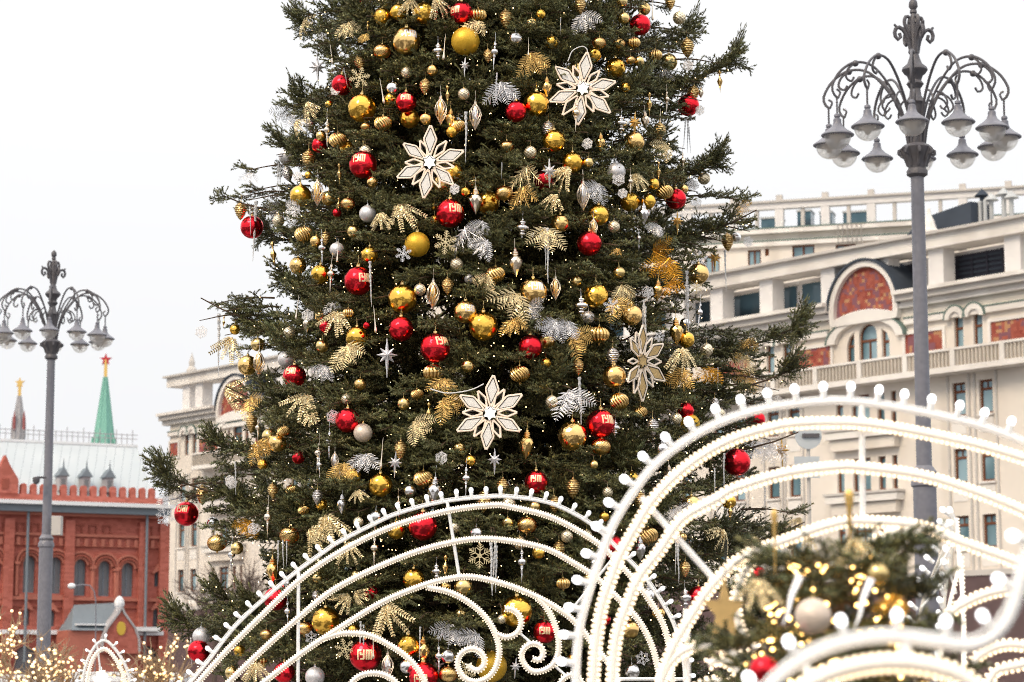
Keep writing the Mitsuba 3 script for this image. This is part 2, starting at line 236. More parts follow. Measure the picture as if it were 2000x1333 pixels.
while extra < 44:                                          # the many small pieces half lost among the twigs
    x, y = rx.uniform(560, 1360), rx.uniform(30, 1150)
    if min(math.hypot(x - o['px'], y - o['py']) - o['s'] * .5 for o in items) < 17 or min(math.hypot(x - q[0], y - q[1]) for q in ((839, 318), (1138, 174), (957, 808), (1253, 706))) < 80: continue
    t = ['g', 'O', 'H', 'g', 'C', 'F', 'N', 'S', 'O', 'G', 'D'][rx.integers(11)]; s = rx.uniform(20, 27) if t in 'gOHSG' else rx.uniform(32, 44); Y = 21.5
    for _ in range(12):
        p = at(x, y, Y); r = .93 * env(p[2]); dx = p[0] - AX; Y += .7 * ((AY - math.sqrt(max(r * r - dx * dx, 0.0)) if abs(dx) < r else AY - .12) - Y)
    items.append(dict(t=t, px=x, py=y, s=s, ex=[], p=at(x, y, Y), m=s * Y / FOC, back=False)); extra += 1
SIZED = {'R', 'RL', 'G'}
for o in items:
    a = TYPE[o['t']]
    o['desc'] = (('large ' if o['s'] >= 46 else 'small ' if o['s'] < 29 else 'middling ') if o['t'] in SIZED else '') + a[1]
    if o['t'] == 'A': o['desc'] = ('gold ' if o['px'] > 1200 and o['py'] < 900 else 'silver ') + a[1]
    if o['t'] == 'X': o['desc'] = ('gold ' if (o['px'], o['py']) in ((702, 152), (870, 474), (937, 1086), (674, 1268), (910, 1314), (1360, 562)) else 'silver ') + a[1]
MARKS = [(839, 318, 'upper left light star'), (1138, 174, 'upper right light star'), (957, 808, 'lower light star'), (1253, 706, 'light star turned sideways'), (909, 81, 'topmost matte yellow bauble'), (815, 478, 'matte yellow bauble left of centre'),
         (960, 1302, 'lowest matte yellow bauble'), (364, 1004, 'leftmost lettered red bauble'), (492, 444, 'red bauble on the upper left branch'), (575, 735, 'red bauble below the long left branch'),
         (1344, 206, 'red bauble high at the right edge'), (1439, 903, 'red bauble inside the bright right arch'), (714, 1280, 'large lettered red bauble at the bottom'), (620, 132, 'dark star at the upper left')]
ORD = ['closest', 'second closest', 'third closest', 'fourth closest', 'fifth closest', 'sixth closest']
def quadrant(o, m):
    dx, dy = o['px'] - m[0], o['py'] - m[1]
    return ('right of' if dx > 0 else 'left of') if abs(dx) > abs(dy) else ('below' if dy > 0 else 'above')
def dist(o, m): return math.hypot(o['px'] - m[0], o['py'] - m[1])
for o in items:
    best = None
    for m in sorted(MARKS, key=lambda m: dist(o, m)):
        if dist(o, m) < 2: continue
        q = quadrant(o, m)
        k = sum(1 for u in items if u is not o and u['desc'] == o['desc'] and quadrant(u, m) == q and dist(u, m) < dist(o, m))
        if best is None or k < best[0]: best = (k, q, m)
        if k == 0: break
    o['label'] = f"{o['desc']} {ORD[min(best[0], 5)]} {best[1]} the {best[2][2]}"
own = {(364, 1004): 'leftmost lettered shiny red bauble, at the tip of the lowest long left branch', (492, 444): 'shiny red bauble with icicles before it, under the upper left branch tip', (575, 735): 'lettered red bauble hanging under the long left branch, before the pale hotel',
       (1344, 206): 'shiny red bauble with a gold cone before it, high at the right edge', (1439, 903): 'shiny red bauble seen inside the top of the bright right arch', (714, 1280): 'largest lettered red bauble, at the bottom behind the left arch',
       (620, 132): 'dark silver long pointed star hanging against the sky at the upper left', (909, 81): 'topmost matte yellow bauble, under a lettered red one', (815, 478): 'matte yellow bauble left of centre, beside a silver snowflake', (960, 1302): 'lowest matte yellow bauble, behind a scroll of the left arch'}
for o in items: o['label'] = own.get((int(o['px']), int(o['py'])), o['label'])

# ---------------------------------------------------------------- ornament shapes, each about one unit long or wide, hung from z = top
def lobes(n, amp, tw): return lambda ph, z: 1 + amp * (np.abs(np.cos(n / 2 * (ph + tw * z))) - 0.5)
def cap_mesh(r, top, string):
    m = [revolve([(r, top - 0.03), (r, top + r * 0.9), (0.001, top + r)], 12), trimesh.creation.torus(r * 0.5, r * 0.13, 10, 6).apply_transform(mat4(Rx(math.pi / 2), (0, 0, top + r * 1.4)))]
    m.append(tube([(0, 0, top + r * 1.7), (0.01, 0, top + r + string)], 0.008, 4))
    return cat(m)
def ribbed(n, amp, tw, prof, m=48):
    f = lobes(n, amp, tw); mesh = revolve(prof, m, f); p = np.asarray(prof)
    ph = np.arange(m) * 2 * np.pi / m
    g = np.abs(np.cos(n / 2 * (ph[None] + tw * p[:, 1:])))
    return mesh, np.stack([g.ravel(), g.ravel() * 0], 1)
def sph(n, rx=0.5, rz=0.5, p=1.0):
    a = np.linspace(math.pi / 2, -math.pi / 2, n); return [(max(rx * math.cos(t)**p, 1e-3), rz * math.sin(t)) for t in a]
SHP = {}
SHP['ball'] = ply(trimesh.creation.icosphere(subdivisions=4, radius=0.5), True)
SHP['cap'] = ply(cap_mesh(0.075, 0.485, 0.32), 40); SHP['smallcap'] = ply(cap_mesh(0.055, 0.485, 0.4), 40)
for i, (n, tw) in enumerate(((16, 1.6), (14, 0.0), (18, -2.2))):
    prof = sph(22, 0.5, 0.44)[:-1] + [(0.05, -0.47), (0.022, -0.54), (0.001, -0.60)]
    m_, uv_ = ribbed(n, 0.17, tw, prof, 96); SHP[f'onion{i}'] = ply(m_, True, uv_)
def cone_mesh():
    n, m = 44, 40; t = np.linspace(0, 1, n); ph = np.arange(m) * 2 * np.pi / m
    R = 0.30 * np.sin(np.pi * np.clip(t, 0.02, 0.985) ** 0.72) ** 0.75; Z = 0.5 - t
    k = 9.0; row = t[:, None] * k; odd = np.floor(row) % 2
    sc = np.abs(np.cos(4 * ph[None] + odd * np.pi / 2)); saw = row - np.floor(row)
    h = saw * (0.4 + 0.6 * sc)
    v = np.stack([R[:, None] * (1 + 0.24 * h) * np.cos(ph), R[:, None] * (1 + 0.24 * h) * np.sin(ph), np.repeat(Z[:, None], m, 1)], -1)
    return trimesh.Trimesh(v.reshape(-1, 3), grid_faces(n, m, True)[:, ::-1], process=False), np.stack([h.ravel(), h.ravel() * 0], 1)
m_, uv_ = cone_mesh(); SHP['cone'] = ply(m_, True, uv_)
def pattern_ball():
    n, m = 40, 64; a = np.linspace(math.pi / 2, -math.pi / 2, n)[:, None]; ph = np.arange(m)[None] * 2 * np.pi / m
    h = np.abs(np.sin(4 * ph + 6 * a) * np.sin(4 * ph - 6 * a)) ** 0.5; R = 0.47 + 0.035 * h
    v = np.stack([R * np.cos(a) * np.cos(ph), R * np.cos(a) * np.sin(ph), R * np.sin(a) + 0 * ph], -1)
    return trimesh.Trimesh(v.reshape(-1, 3), grid_faces(n, m, True)[:, ::-1], process=False), np.stack([h.ravel(), h.ravel() * 0], 1)
m_, uv_ = pattern_ball(); SHP['pattern'] = ply(m_, True, uv_)
def drop_r(t): return 0.215 * np.sin(np.pi * t ** 0.85) ** 1.15
def wire_drop():
    ms = []
    for k in range(11):
        t = np.linspace(0.005, 0.995, 22); ph = k * 2 * np.pi / 11 + 0.7 * np.sin(t * 5) + 0.9 * t
        ms.append(tube(np.stack([drop_r(t) * np.cos(ph), drop_r(t) * np.sin(ph), 0.5 - t], 1), 0.014, 5))
    return cat(ms)
SHP['wire'] = ply(wire_drop(), True)
SHP['wire_core'] = ply(revolve([(max(0.62 * drop_r(t), 1e-3), 0.5 - t) for t in np.linspace(0.02, 0.98, 16)], 14), True)
def faceted():
    rings = [(0.10, 0.30, 0), (0.20, 0.22, 1), (0.262, 0.10, 0), (0.255, -0.02, 1), (0.16, -0.24, 0), (0.002, -0.5, 1)]; n = 9; v = []
    for r, z, odd in rings:
        a = (np.arange(n) + 0.5 * odd) * 2 * np.pi / n; v.append(np.stack([r * np.cos(a), r * np.sin(a), np.full(n, z)], 1))
    f = []; 
    for i in range(len(rings) - 1):
        o = rings[i][2]
        for j in range(n):
            a, b, c, d = i * n + j, i * n + (j + 1) % n, (i + 1) * n + j, (i + 1) * n + (j + 1) % n
            f += [(a, c, b), (b, c, d)] if o == 0 else [(a, d, b), (a, c, d)]
    return trimesh.Trimesh(np.vstack(v), f, process=False)
SHP['faceted'] = ply(faceted(), False)
SHP['faceted_neck'] = ply(revolve([(0.002, 0.5), (0.05, 0.49), (0.05, 0.455), (0.10, 0.45), (0.10, 0.425), (0.06, 0.415), (0.12, 0.40), (0.12, 0.365), (0.075, 0.355), (0.13, 0.335), (0.13, 0.30), (0.10, 0.29)], 16), 40)
def icicle(seed):
    r = np.random.default_rng(seed); n, m = 40, 6; t = np.linspace(0, 1, n); ph = np.arange(m) * 2 * np.pi / m
    R = 0.034 * (1 - t) ** 0.75 * (0.8 + 0.25 * np.sin(t * 60)) + 0.003
    tw = t[:, None] * 26
    v = np.stack([R[:, None] * np.cos(ph + tw) + 0.006 * np.sin(t * 9 + seed)[:, None], R[:, None] * np.sin(ph + tw), np.repeat(0.5 - t[:, None], m, 1)], -1)
    return trimesh.Trimesh(v.reshape(-1, 3), grid_faces(n, m, True)[:, ::-1], process=False)
for i in range(3): SHP[f'icicle{i}'] = ply(icicle(i), 50)
def pro(*p): return [(max(r, 1e-3), z) for r, z in p]
m_ = revolve(pro((0, .5), (.012, .46), (.03, .40), (.012, .37), (.05, .36), (.05, .34), (.02, .33)) + [(0.14 * math.cos(a), 0.20 + 0.13 * math.sin(a)) for a in np.linspace(1.45, -1.4, 12)] +
             pro((.03, .06), (.06, .045), (.06, .02), (.035, .01), (.05, -.02), (.03, -.05), (.036, -.08), (.02, -.3), (.002, -.5)), 24, lambda ph, z: 1 + 0.10 * (np.abs(np.cos(5 * ph)) - .5) * (z > .07) * (z < .33))
SHP['finial'] = ply(m_, 40)
SHP['tear'] = ply(revolve(pro((.004, .5), (.012, .3), (.018, 0), (.03, -.25), (.055, -.38), (.05, -.45), (.03, -.485), (0, -.5)), 14), True)
SHP['lantern'] = ply(revolve([(0.002, .5)] + [(0.17 * math.cos(a), 0.36 + 0.12 * math.sin(a)) for a in np.linspace(1.4, -1.2, 9)] + [(0.35 * math.cos(a), 0.06 + 0.21 * math.sin(a)) for a in np.linspace(1.25, -1.25, 14)] +
                         [(0.18 * math.cos(a), -0.26 + 0.11 * math.sin(a)) for a in np.linspace(1.2, -1.3, 9)] + pro((.05, -.40), (.02, -.46), (0, -.5)), 40, lobes(14, 0.10, 0)), 40)
SHP['spindle'] = ply(revolve(pro((0, .5), (.05, .47), (.085, .40), (.05, .33), (.02, .29), (.045, .26), (.02, .22), (.05, .15), (.12, .02), (.10, -.06), (.035, -.22), (.045, -.25), (.015, -.29), (0, -.5)), 20), 40)
def flake(branches, ring):
    arm = sbox(-.016, 0, .016, .5)
    for y, l in branches:
        for s in (-1, 1): arm = arm.union(affinity.translate(affinity.rotate(sbox(-.014, 0, .014, l), -52 * s, origin=(0, 0)), 0, y))
    u = unary_union([affinity.rotate(arm, 60 * k, origin=(0, 0)) for k in range(6)])
    for r in ring:
        h = Polygon([(r * math.cos(k * math.pi / 3 + math.pi / 6), r * math.sin(k * math.pi / 3 + math.pi / 6)) for k in range(6)])
        u = u.union(h.difference(h.buffer(-.032)))
    return u
SHP['flake0'] = ply(poly3(flake([(.12, .10), (.22, .15), (.32, .13), (.41, .09)], [.08]), .045), False)
SHP['flake1'] = ply(poly3(flake([(.2, .2), (.3, .16), (.4, .08)], [.1]), .05), False)
SHP['filigree'] = ply(poly3(flake([(.14, .16), (.26, .22), (.36, .14)], [.16, .30, .43]), .04), False)
def star_mesh():
    """An eight-pointed star with long upper and lower spikes: ridged faces, a raised rib along every ridge."""
    L = [.36, .22, .28, .2, .5, .2, .28, .22]; tips, vall = [], []
    L = {90: .42, 270: .58, 45: .24, 135: .24, 225: .24, 315: .24, 0: .26, 180: .26}
    ang = sorted(L); out = []
    for k, a in enumerate(ang):
        t = math.radians(a); out.append((L[a] * math.cos(t), L[a] * math.sin(t))); b = math.radians(a + 22.5); out.append((.105 * math.cos(b), .105 * math.sin(b)))
    n = len(out); v = [(x, 0, z) for x, z in out] + [(0, -.075, 0), (0, .075, 0)]; f = []
    for i in range(n): f += [(i, (i + 1) % n, n), ((i + 1) % n, i, n + 1)]
    ms = [trimesh.Trimesh(v, f, process=False)]
    for i in range(0, n, 2):
        for c in (-1, 1): ms.append(tube([(v[i][0], 0, v[i][2]), (0, c * .08, 0)], .011, 4))
        for j in ((i + 1) % n, (i - 1) % n): ms.append(tube([v[i], v[j]], .010, 4))
    return cat(ms)
SHP['star'] = ply(star_mesh(), False)
def frond(L, pairs, seed, oval=False):
    """A frond from the origin along +x with drooping tip: paired pinnae of small leaflets (oval: paired oval leaves)."""
    r = np.random.default_rng(seed); V, Fc = [], []
    t = np.linspace(0, 1, 14); sp = np.stack([L * t, 0 * t, L * (0.10 * t - 0.34 * t**2)], 1); out = [tube(sp, np.linspace(.012, .004, 14), 4)]
    def leaf(p, d, l, w, up):
        n = len(V) * 1; s = np.cross(d, up); s /= np.linalg.norm(s) + 1e-9; b = len(V)
        V.extend([p, p + d * l * .45 + s * w + up * w * .4, p + d * l, p + d * l * .45 - s * w + up * w * .4]); Fc.extend([(b, b + 1, b + 2), (b, b + 2, b + 3)])
    for i in range(1, pairs):
        q = i / pairs; p = np.array([np.interp(q, t, sp[:, k]) for k in range(3)])
        for s in (-1, 1):
            d = np.array([.55, s * .83, -.10 + r.uniform(-.25, .25)]); d /= np.linalg.norm(d); up = np.array([0, 0, 1.0]) + r.uniform(-.4, .4, 3)
            if oval: leaf(p, d, L * .15 * (1.15 - q * .5), L * .034, up); continue
            l = L * .34 * math.sin(math.pi * min(q * .86 + .16, 1)) ** .8
            leaf(p, d, l, L * .008, up)
            e = np.array([1.0, s * .25, -.1])
            for j in range(1, 7):
                pj = p + d * l * j / 7
                for ss in (e, d * 1.2 - e * .55 * .6): leaf(pj, ss / np.linalg.norm(ss), l * .24 * (1.1 - j / 8), L * .011, up)
    out.append(trimesh.Trimesh(np.array(V), Fc, process=False))
    return cat(out)
def fan(n, seed, oval):
    r = np.random.default_rng(seed); ms = []
    for k in range(n):
        a = math.pi * 1.5 + (k - (n - 1) / 2) * (1.9 / n) + r.uniform(-.1, .1)
        f = frond(r.uniform(.75, 1.0), 13 if oval else 11, seed * 9 + k, oval)
        # the frond leaves its stalk into the x-z plane at angle a, leaning a little forward, flat side to the front
        R = np.stack([[math.cos(a), -.25, math.sin(a)], [-math.sin(a), 0, math.cos(a)], [0, -1, .2]], 1); R = np.linalg.qr(R)[0] * np.sign(np.diag(np.linalg.qr(R)[1]))
        f.apply_transform(mat4(R @ Rx(r.uniform(-.5, .5)), (0, -.02 * k, .42))); ms.append(f)
    return cat(ms)
for i in range(3): SHP[f'fern{i}'] = ply(fan(4 + i % 2, 11 + i, False), False); SHP[f'spray{i}'] = ply(fan(5, 31 + i, True), False)
def lettering():
    """The shop's lettering, read from the photograph: three tall condensed letters in rounded strokes, bent onto a ball of radius 0.5."""
    s = .030; b = lambda x0, y0, x1, y1: sbox(x0 * 1.42, y0 * 1.5, x1 * 1.42, y1 * 1.5)
    g1 = unary_union([b(0, 0, s, .20), b(0, .17, .085, .20)])
    g2 = unary_union([b(.06, .09, .06 + s, .15), b(.06, .09, .15, .115), b(.13, .02, .13 + s, .20), b(.07, 0, .15, .027)])
    g3 = unary_union([b(.19 + .052 * k, 0, .19 + .052 * k + s, .20) for k in range(3)] + [b(.19, .172, .324, .20)])
    u = unary_union([g1, g2, g3]).buffer(.004)
    m = poly3(affinity.translate(u, -.23, -.15), .010); m = m.subdivide_to_size(.022); v = np.array(m.vertices)
    lo, la, R = v[:, 0] / .5, v[:, 2] / .5, .502 - v[:, 1]
    m.vertices = np.stack([R * np.cos(la) * np.sin(lo), -R * np.cos(la) * np.cos(lo), R * np.sin(la)], 1); return m
SHP['letters'] = ply(lettering(), 40)

BALLMAT = {'R': 'red_shiny', 'RL': 'red_shiny', 'G': 'gold_shiny', 'GL': 'gold_warm', 'g': 'gold_small', 'Y': 'yellow_matte', 'W': 'silver_matte', 'WB': 'beige_matte', 'S': 'silver_shiny'}
GRP = {'bauble': 'baubles on the tree', 'cone ornament': 'cones on the tree', 'drop ornament': 'drop ornaments on the tree', 'icicle ornament': 'icicles on the tree', 'spike ornament': 'spike ornaments on the tree', 'snowflake ornament': 'snowflakes on the tree',
       'star ornament': 'star ornaments on the tree', 'fern ornament': 'glitter ferns on the tree', 'leaf ornament': 'leaf sprays on the tree'}
for n, o in enumerate(items):
    t, p, m = o['t'], o['p'], o['m']; name, _, c = TYPE[t]; r = np.random.default_rng(500 + n)
    view = CAM - p; yaw = math.atan2(view[0], -view[1])                       # the side that looks out of the tree
    k = thing(name, o['label'], c, GRP[c])
    tilt = math.radians(o['ex'][0]) if o['ex'] and t not in ('RL', 'GL') else r.uniform(-.05, .05)
    if t in BALLMAT:
        M = mat4(Rz(r.uniform(0, 6)), p, m); gm = BALLMAT[t]
        if t == 'G' and r.random() < .3: gm = 'gold_warm'
        put(k, SHP['ball'], gm, M); part(k, 'cap', SHP['cap' if o['s'] > 30 else 'smallcap'], 'gold_small' if t not in ('W', 'S') else 'silver_shiny', M)
        if t in ('RL', 'GL'):
            ox, oy = o['ex'][0] / (o['s'] / 2), -o['ex'][1] / (o['s'] / 2)
            part(k, 'lettering', SHP['letters'], 'letter_gold' if t == 'RL' else 'letter_silver', mat4(Rz(yaw + math.asin(np.clip(ox, -.9, .9))) @ Rx(-math.asin(np.clip(oy, -.9, .9)) + .10), p, m * 1.08 if m < .2 else m))
    elif t == 'O':
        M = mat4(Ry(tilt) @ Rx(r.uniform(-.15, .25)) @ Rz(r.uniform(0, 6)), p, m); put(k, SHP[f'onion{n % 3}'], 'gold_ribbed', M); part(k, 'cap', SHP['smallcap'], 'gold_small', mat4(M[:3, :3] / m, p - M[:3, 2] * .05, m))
    elif t == 'H':
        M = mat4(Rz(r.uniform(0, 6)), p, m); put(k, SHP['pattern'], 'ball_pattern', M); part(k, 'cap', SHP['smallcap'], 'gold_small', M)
    elif t in 'Cc':
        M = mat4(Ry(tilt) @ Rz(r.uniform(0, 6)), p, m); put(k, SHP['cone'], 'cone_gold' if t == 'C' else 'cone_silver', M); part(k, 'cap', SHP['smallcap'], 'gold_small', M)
    elif t == 'D':
        M = mat4(Rz(r.uniform(0, 6)), p, m); put(k, SHP['wire'], 'champagne', M); part(k, 'core', SHP['wire_core'], 'gold_warm' if n % 2 else 'silver_shiny', M); part(k, 'cap', SHP['smallcap'], 'champagne', M)
    elif t == 'F':
        M = mat4(Ry(tilt) @ Rz(r.uniform(0, 6)), p, m * 1.0); gm = ['champagne', 'silver_shiny', 'gold_warm'][n % 3]; put(k, SHP['faceted'], gm, M); part(k, 'neck', SHP['faceted_neck'], gm, M); part(k, 'cap', SHP['smallcap'], gm, M)
    elif t == 'K': put(k, SHP[f'icicle{n % 3}'], 'icicle_clear', mat4(Ry(tilt + r.uniform(-.03, .03)) @ Rz(r.uniform(0, 6)), p, m))
    elif t in 'NTLP':
        shp, gm = {'N': ('finial', 'champagne' if n % 2 else 'silver_shiny'), 'T': ('tear', 'champagne'), 'L': ('lantern', 'silver_shiny'), 'P': ('spindle', 'gold_warm')}[t]
        M = mat4(Ry(tilt) @ Rz(r.uniform(0, 6)), p, m); put(k, SHP[shp], gm, M)
        if t in 'NL': part(k, 'cap', SHP['smallcap'], gm, M)
    elif t == 'X': put(k, SHP[f'flake{n % 2}'], 'glitter_pale' if 'gold' in o['desc'] else 'glitter_silver', mat4(Rz(yaw + r.uniform(-.3, .3)) @ Ry(r.uniform(-.3, .3)), p, m))
    elif t == 'x': put(k, SHP['filigree'], 'white_glitter', mat4(Rz(yaw + r.uniform(-.4, .4)) @ Ry(r.uniform(-.3, .3)), p, m))
    elif t == 'A': put(k, SHP['star'], 'glitter_gold' if 'gold' in o['desc'] else 'glitter_silver', mat4(Rz(yaw + r.uniform(-.3, .3)) @ Ry(r.uniform(-.08, .08)), p, m))
    else:
        shp = f'spray{n % 3}' if t == 'B' else f'fern{n % 3}'; gm = {'B': 'glitter_pale', 'E': 'glitter_gold' if n % 2 else 'glitter_pale', 'e': 'glitter_silver', 'o': 'glitter_orange'}[t]
        put(k, SHP[shp], gm, mat4(Rz(yaw + r.uniform(-.7, .7)) @ Ry(tilt + r.uniform(-.5, .5)) @ Rx(r.uniform(-.35, .2)), p, m * 1.02))

STARS = []
# ---------------------------------------------------------------- light stars on the tree
def star_light(c, tips, small, label, lit=True, r0=.18, cable=None):
    """Six lit diamond petals and six narrow open ones round a six-pointed middle. c and the tips are points in space."""
    k = thing('star_light', label, 'light ornament', 'light stars on the tree')
    c = np.asarray(c); tips = [np.asarray(t) for t in tips]; small = [np.asarray(t) for t in small]
    n = np.cross(tips[0] - c, tips[1] - c); n /= np.linalg.norm(n); n = n if n @ (CAM - c) > 0 else -n
    def petal(t, w, a0):
        d = t - c; l = np.linalg.norm(d); d /= l; s = np.cross(n, d)
        return [c + d * l * a0, c + d * l * .62 + s * l * w, c + d * l, c + d * l * .62 - s * l * w]
    def loop(P, r):
        P = np.array(P + P[:1]); q = []
        for a, b in zip(P[:-1], P[1:]): q += [a + (b - a) * f for f in (.06, .35, .65, .94)]
        return tube(np.array(q + q[:2]), r, 6, False)
    def sheet(P, th):
        P = np.array(P); a = np.vstack([P - n * th, P + n * th]); m = len(P); f = []
        for i in range(1, m - 1): f += [(0, i + 1, i), (m, m + i, m + i + 1)]
        for i in range(m): f += [(i, (i + 1) % m, m + i), ((i + 1) % m, m + (i + 1) % m, m + i)]
        return trimesh.Trimesh(a, f, process=False)
    for t in tips:
        P = petal(t, .165, r0 * .9); pc = np.mean(P, 0)
        kk = part(k, 'petal', sheet([pc + (x - pc) * .80 for x in P], .004), 'panel_white' if lit else 'panel_amber', smooth=False, emit=(.15, .138, .118) if lit else None)
        part(kk, 'trim', loop([pc + (x - pc) * .82 + n * .006 for x in P], .0035), 'outline_dark')
        part(kk, 'rope_light', loop(P, .0098), 'hose_gold', emit=(.040, .027, .017) if lit else (.012, .009, .005))
    for t in small:
        P = petal(c + (t - c) * .86, .085, .36); part(k, 'small_petal_core', loop(P, .0035), 'outline_dark')
        P = petal(t, .14, .24); part(k, 'small_petal', loop(P, .0092), 'hose_gold', emit=(.040, .027, .017) if lit else (.012, .009, .005))
    d0 = (tips[0] - c) / np.linalg.norm(tips[0] - c); s0 = np.cross(n, d0); R = np.linalg.norm(tips[0] - c); sx = min(1.0, abs(1.0)); st = []
    sc = np.linalg.norm(tips[1] - c) / R
    for i in range(12):
        a = i * math.pi / 6; rr = .20 * R if i % 2 == 0 else .12 * R; st.append(c + d0 * rr * math.cos(a) + s0 * rr * math.sin(a) + n * .012)
    part(k, 'middle', sheet(st, .006), 'panel_white' if lit else 'panel_amber', smooth=False, emit=(.12, .113, .10) if lit else None); part(k, 'trim', loop([x + n * .008 for x in st], .0032), 'outline_dark')
    if cable is not None: part(k, 'cable', tube(curve(cable, 24), .005, 5), 'cable_white')
    return c, n, R
def ontree(px, py, off=-.20):
    Y = 21.5
    for _ in range(10):
        p = at(px, py, Y); r = .955 * env(p[2]); Y = AY - math.sqrt(max(r * r - (p[0] - AX)**2, .0)) + off
    return Y
def flat_star(cx, cy, big, small, label, yaw=0.0, lit=True, cable=None):
    Y = ontree(cx, cy); c = at(cx, cy, Y); n = np.array([math.sin(yaw), -math.cos(yaw), -.08])
    def P(x, y):                                       # where the pixel's ray meets the star's own plane
        d = at(x, y, 1.0) - CAM; return CAM + d * (((c - CAM) @ n) / (d @ n))
    return star_light(c, [P(*q) for q in big], [P(*q) for q in small], label, lit, cable=None if cable is None else [P(*q) for q in cable])
STARS.append(flat_star(839, 318, [(841, 244), (907, 295), (886, 362), (827, 389), (774, 348), (787, 280)], [(873, 275), (888, 327), (859, 368), (805, 362), (790, 318), (820, 274)], 'lit white flower-like light star at the upper left of the tree'))
STARS.append(flat_star(1138, 174, [(1147, 101), (1204, 160), (1193, 222), (1128, 246), (1072, 199), (1083, 130)], [(1172, 138), (1190, 189), (1160, 220), (1098, 226), (1086, 165), (1119, 128)], 'lit white flower-like light star at the upper right of the tree', cable=[(1109, 120), (1118, 100), (1136, 91), (1146, 96), (1148, 106)]))
STARS.append(flat_star(957, 808, [(964, 732), (1021, 770), (1017, 843), (949, 880), (891, 843), (897, 772)], [(986, 760), (1011, 806), (978, 856), (925, 854), (902, 806), (933, 763)], 'lit white flower-like light star low in the middle of the tree', cable=[(840, 760), (870, 768), (900, 766), (925, 760), (945, 750)]))
STARS.append(flat_star(1253, 706, [(1256, 634), (1296, 672), (1299, 745), (1255, 786), (1226, 748), (1231, 661)], [(1274, 660), (1292, 707), (1276, 757), (1238, 770), (1226, 706), (1242, 648)], 'unlit amber light star turned half sideways at the right of the tree', yaw=.75, lit=False))

# ---------------------------------------------------------------- the spruce
def template(seed, needle, width, step, L=0.34, side=5):
    """A spray of spruce twig along +x: a stem with finger-like shoots to both sides and upwards, needles all round. uv.x = how young, uv.y = tint."""
    r = np.random.default_rng(seed); segs = []
    def stem(p0, d, l, r0, age):
        n = max(int(l / .05), 2); pts = [p0]
        for i in range(n):
            d = d + r.normal(0, .13, 3) + np.array([0, 0, .05]); d = d / np.linalg.norm(d); pts.append(pts[-1] + d * l / n)
        segs.append((np.array(pts), r0, age)); return pts
    main = stem(np.zeros(3), np.array([1.0, 0, 0]), L, .0036, .35)
    M = np.array(main)
    for i in range(side):
        q = (i + .7) / (side + .7)
        p = np.array([np.interp(q, np.linspace(0, 1, len(M)), M[:, k]) for k in range(3)])
        for s in (-1, 1):
            l = L * (.34 * (1 - q) + .26) * r.uniform(.75, 1.3); a = r.uniform(.55, 1.0)
            sh = stem(p, np.array([math.cos(a), s * math.sin(a), r.uniform(-.45, .5)]), l, .0026, .65)
            if l > .15:
                b = sh[len(sh) // 2]
                for s2 in (-1, 1): stem(b, np.array([math.cos(a + s2 * .8), s * math.sin(a + s2 * .8), r.uniform(-.3, .5)]), l * .5, .002, .9)
    V, U, NN = [], [], []
    for pts, r0, age in segs:
        tint = r.random(); age *= r.uniform(.35, 1.35)
        ln = np.concatenate([[0], np.cumsum(np.linalg.norm(np.diff(pts, axis=0), axis=1))]); n = max(int(ln[-1] / step), 4)
        for k in range(n + 5):
            end = k >= n; q = 1 - .02 * (k - n) if end else (k + r.random()) / n
            s = q * ln[-1]; p = np.array([np.interp(s, ln, pts[:, c]) for c in range(3)])
            j = min(int(np.searchsorted(ln, s)), len(pts) - 1); j = max(j, 1); d = pts[j] - pts[j - 1]; d = d / (np.linalg.norm(d) + 1e-9)
            side_ = r.normal(0, 1, 3); side_[2] += .3; side_ -= d * (side_ @ d); side_ /= np.linalg.norm(side_)
            nd = d * (r.uniform(.9, 1.2) if end else r.uniform(.5, .85)) + side_ * r.uniform(.45, .8); nd /= np.linalg.norm(nd); w = np.cross(nd, r.normal(0, 1, 3)); w /= np.linalg.norm(w)
            l = needle * r.uniform(.75, 1.15)
            V.append([p - w * width / 2, p + w * width / 2, p + nd * l]); a = np.clip(age * (.35 + .65 * q), 0, 1); t = float(np.clip(tint + r.uniform(-.2, .2), 0, 1)); U.append([(a * .6, t), (a * .6, t), (a, t)]); s_ = side_ + nd * .25; NN.append([s_ / np.linalg.norm(s_)] * 3)
        tb = tube(pts, np.linspace(r0, r0 * .4, len(pts)), 3, False)
        tv = np.array(tb.vertices)[np.array(tb.faces)]; V.extend(tv.tolist()); U.extend([[(.10, .1)] * 3] * len(tv)); nn = np.cross(tv[:, 1] - tv[:, 0], tv[:, 2] - tv[:, 0]); nn /= np.linalg.norm(nn, axis=1, keepdims=True) + 1e-12; NN.extend([[x] * 3 for x in nn])
    return np.array(V, np.float32).reshape(-1, 3), np.array(U, np.float32).reshape(-1, 2), np.array(NN, np.float32).reshape(-1, 3)
def group(name, t, mat='needles'):
    scene[name] = {'type': 'shapegroup', 'spray': {'type': 'ply', 'face_normals': False, 'filename': meshkit.write_ply(trimesh.Trimesh(t[0], np.arange(len(t[0])).reshape(-1, 3), process=False), False, t[1], normals=t[2]), 'bsdf': {'type': 'ref', 'id': mat}}}
    return name
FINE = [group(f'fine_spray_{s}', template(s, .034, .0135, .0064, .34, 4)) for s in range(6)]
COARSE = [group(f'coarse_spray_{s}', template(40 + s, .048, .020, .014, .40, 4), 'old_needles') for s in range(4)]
def sprays(k, parts_):
    """The sprays [(group, R, p, scale)] as instances that together are the part k."""
    labels[k] = {'kind': 'stuff'}
    for i, (g, R, p, s) in enumerate(parts_):
        scene[f'{k}__{i + 1:03d}'] = {'type': 'instance', 'shapegroup': {'type': 'ref', 'id': g}, 'to_world': T(mat4(R, p, s))}
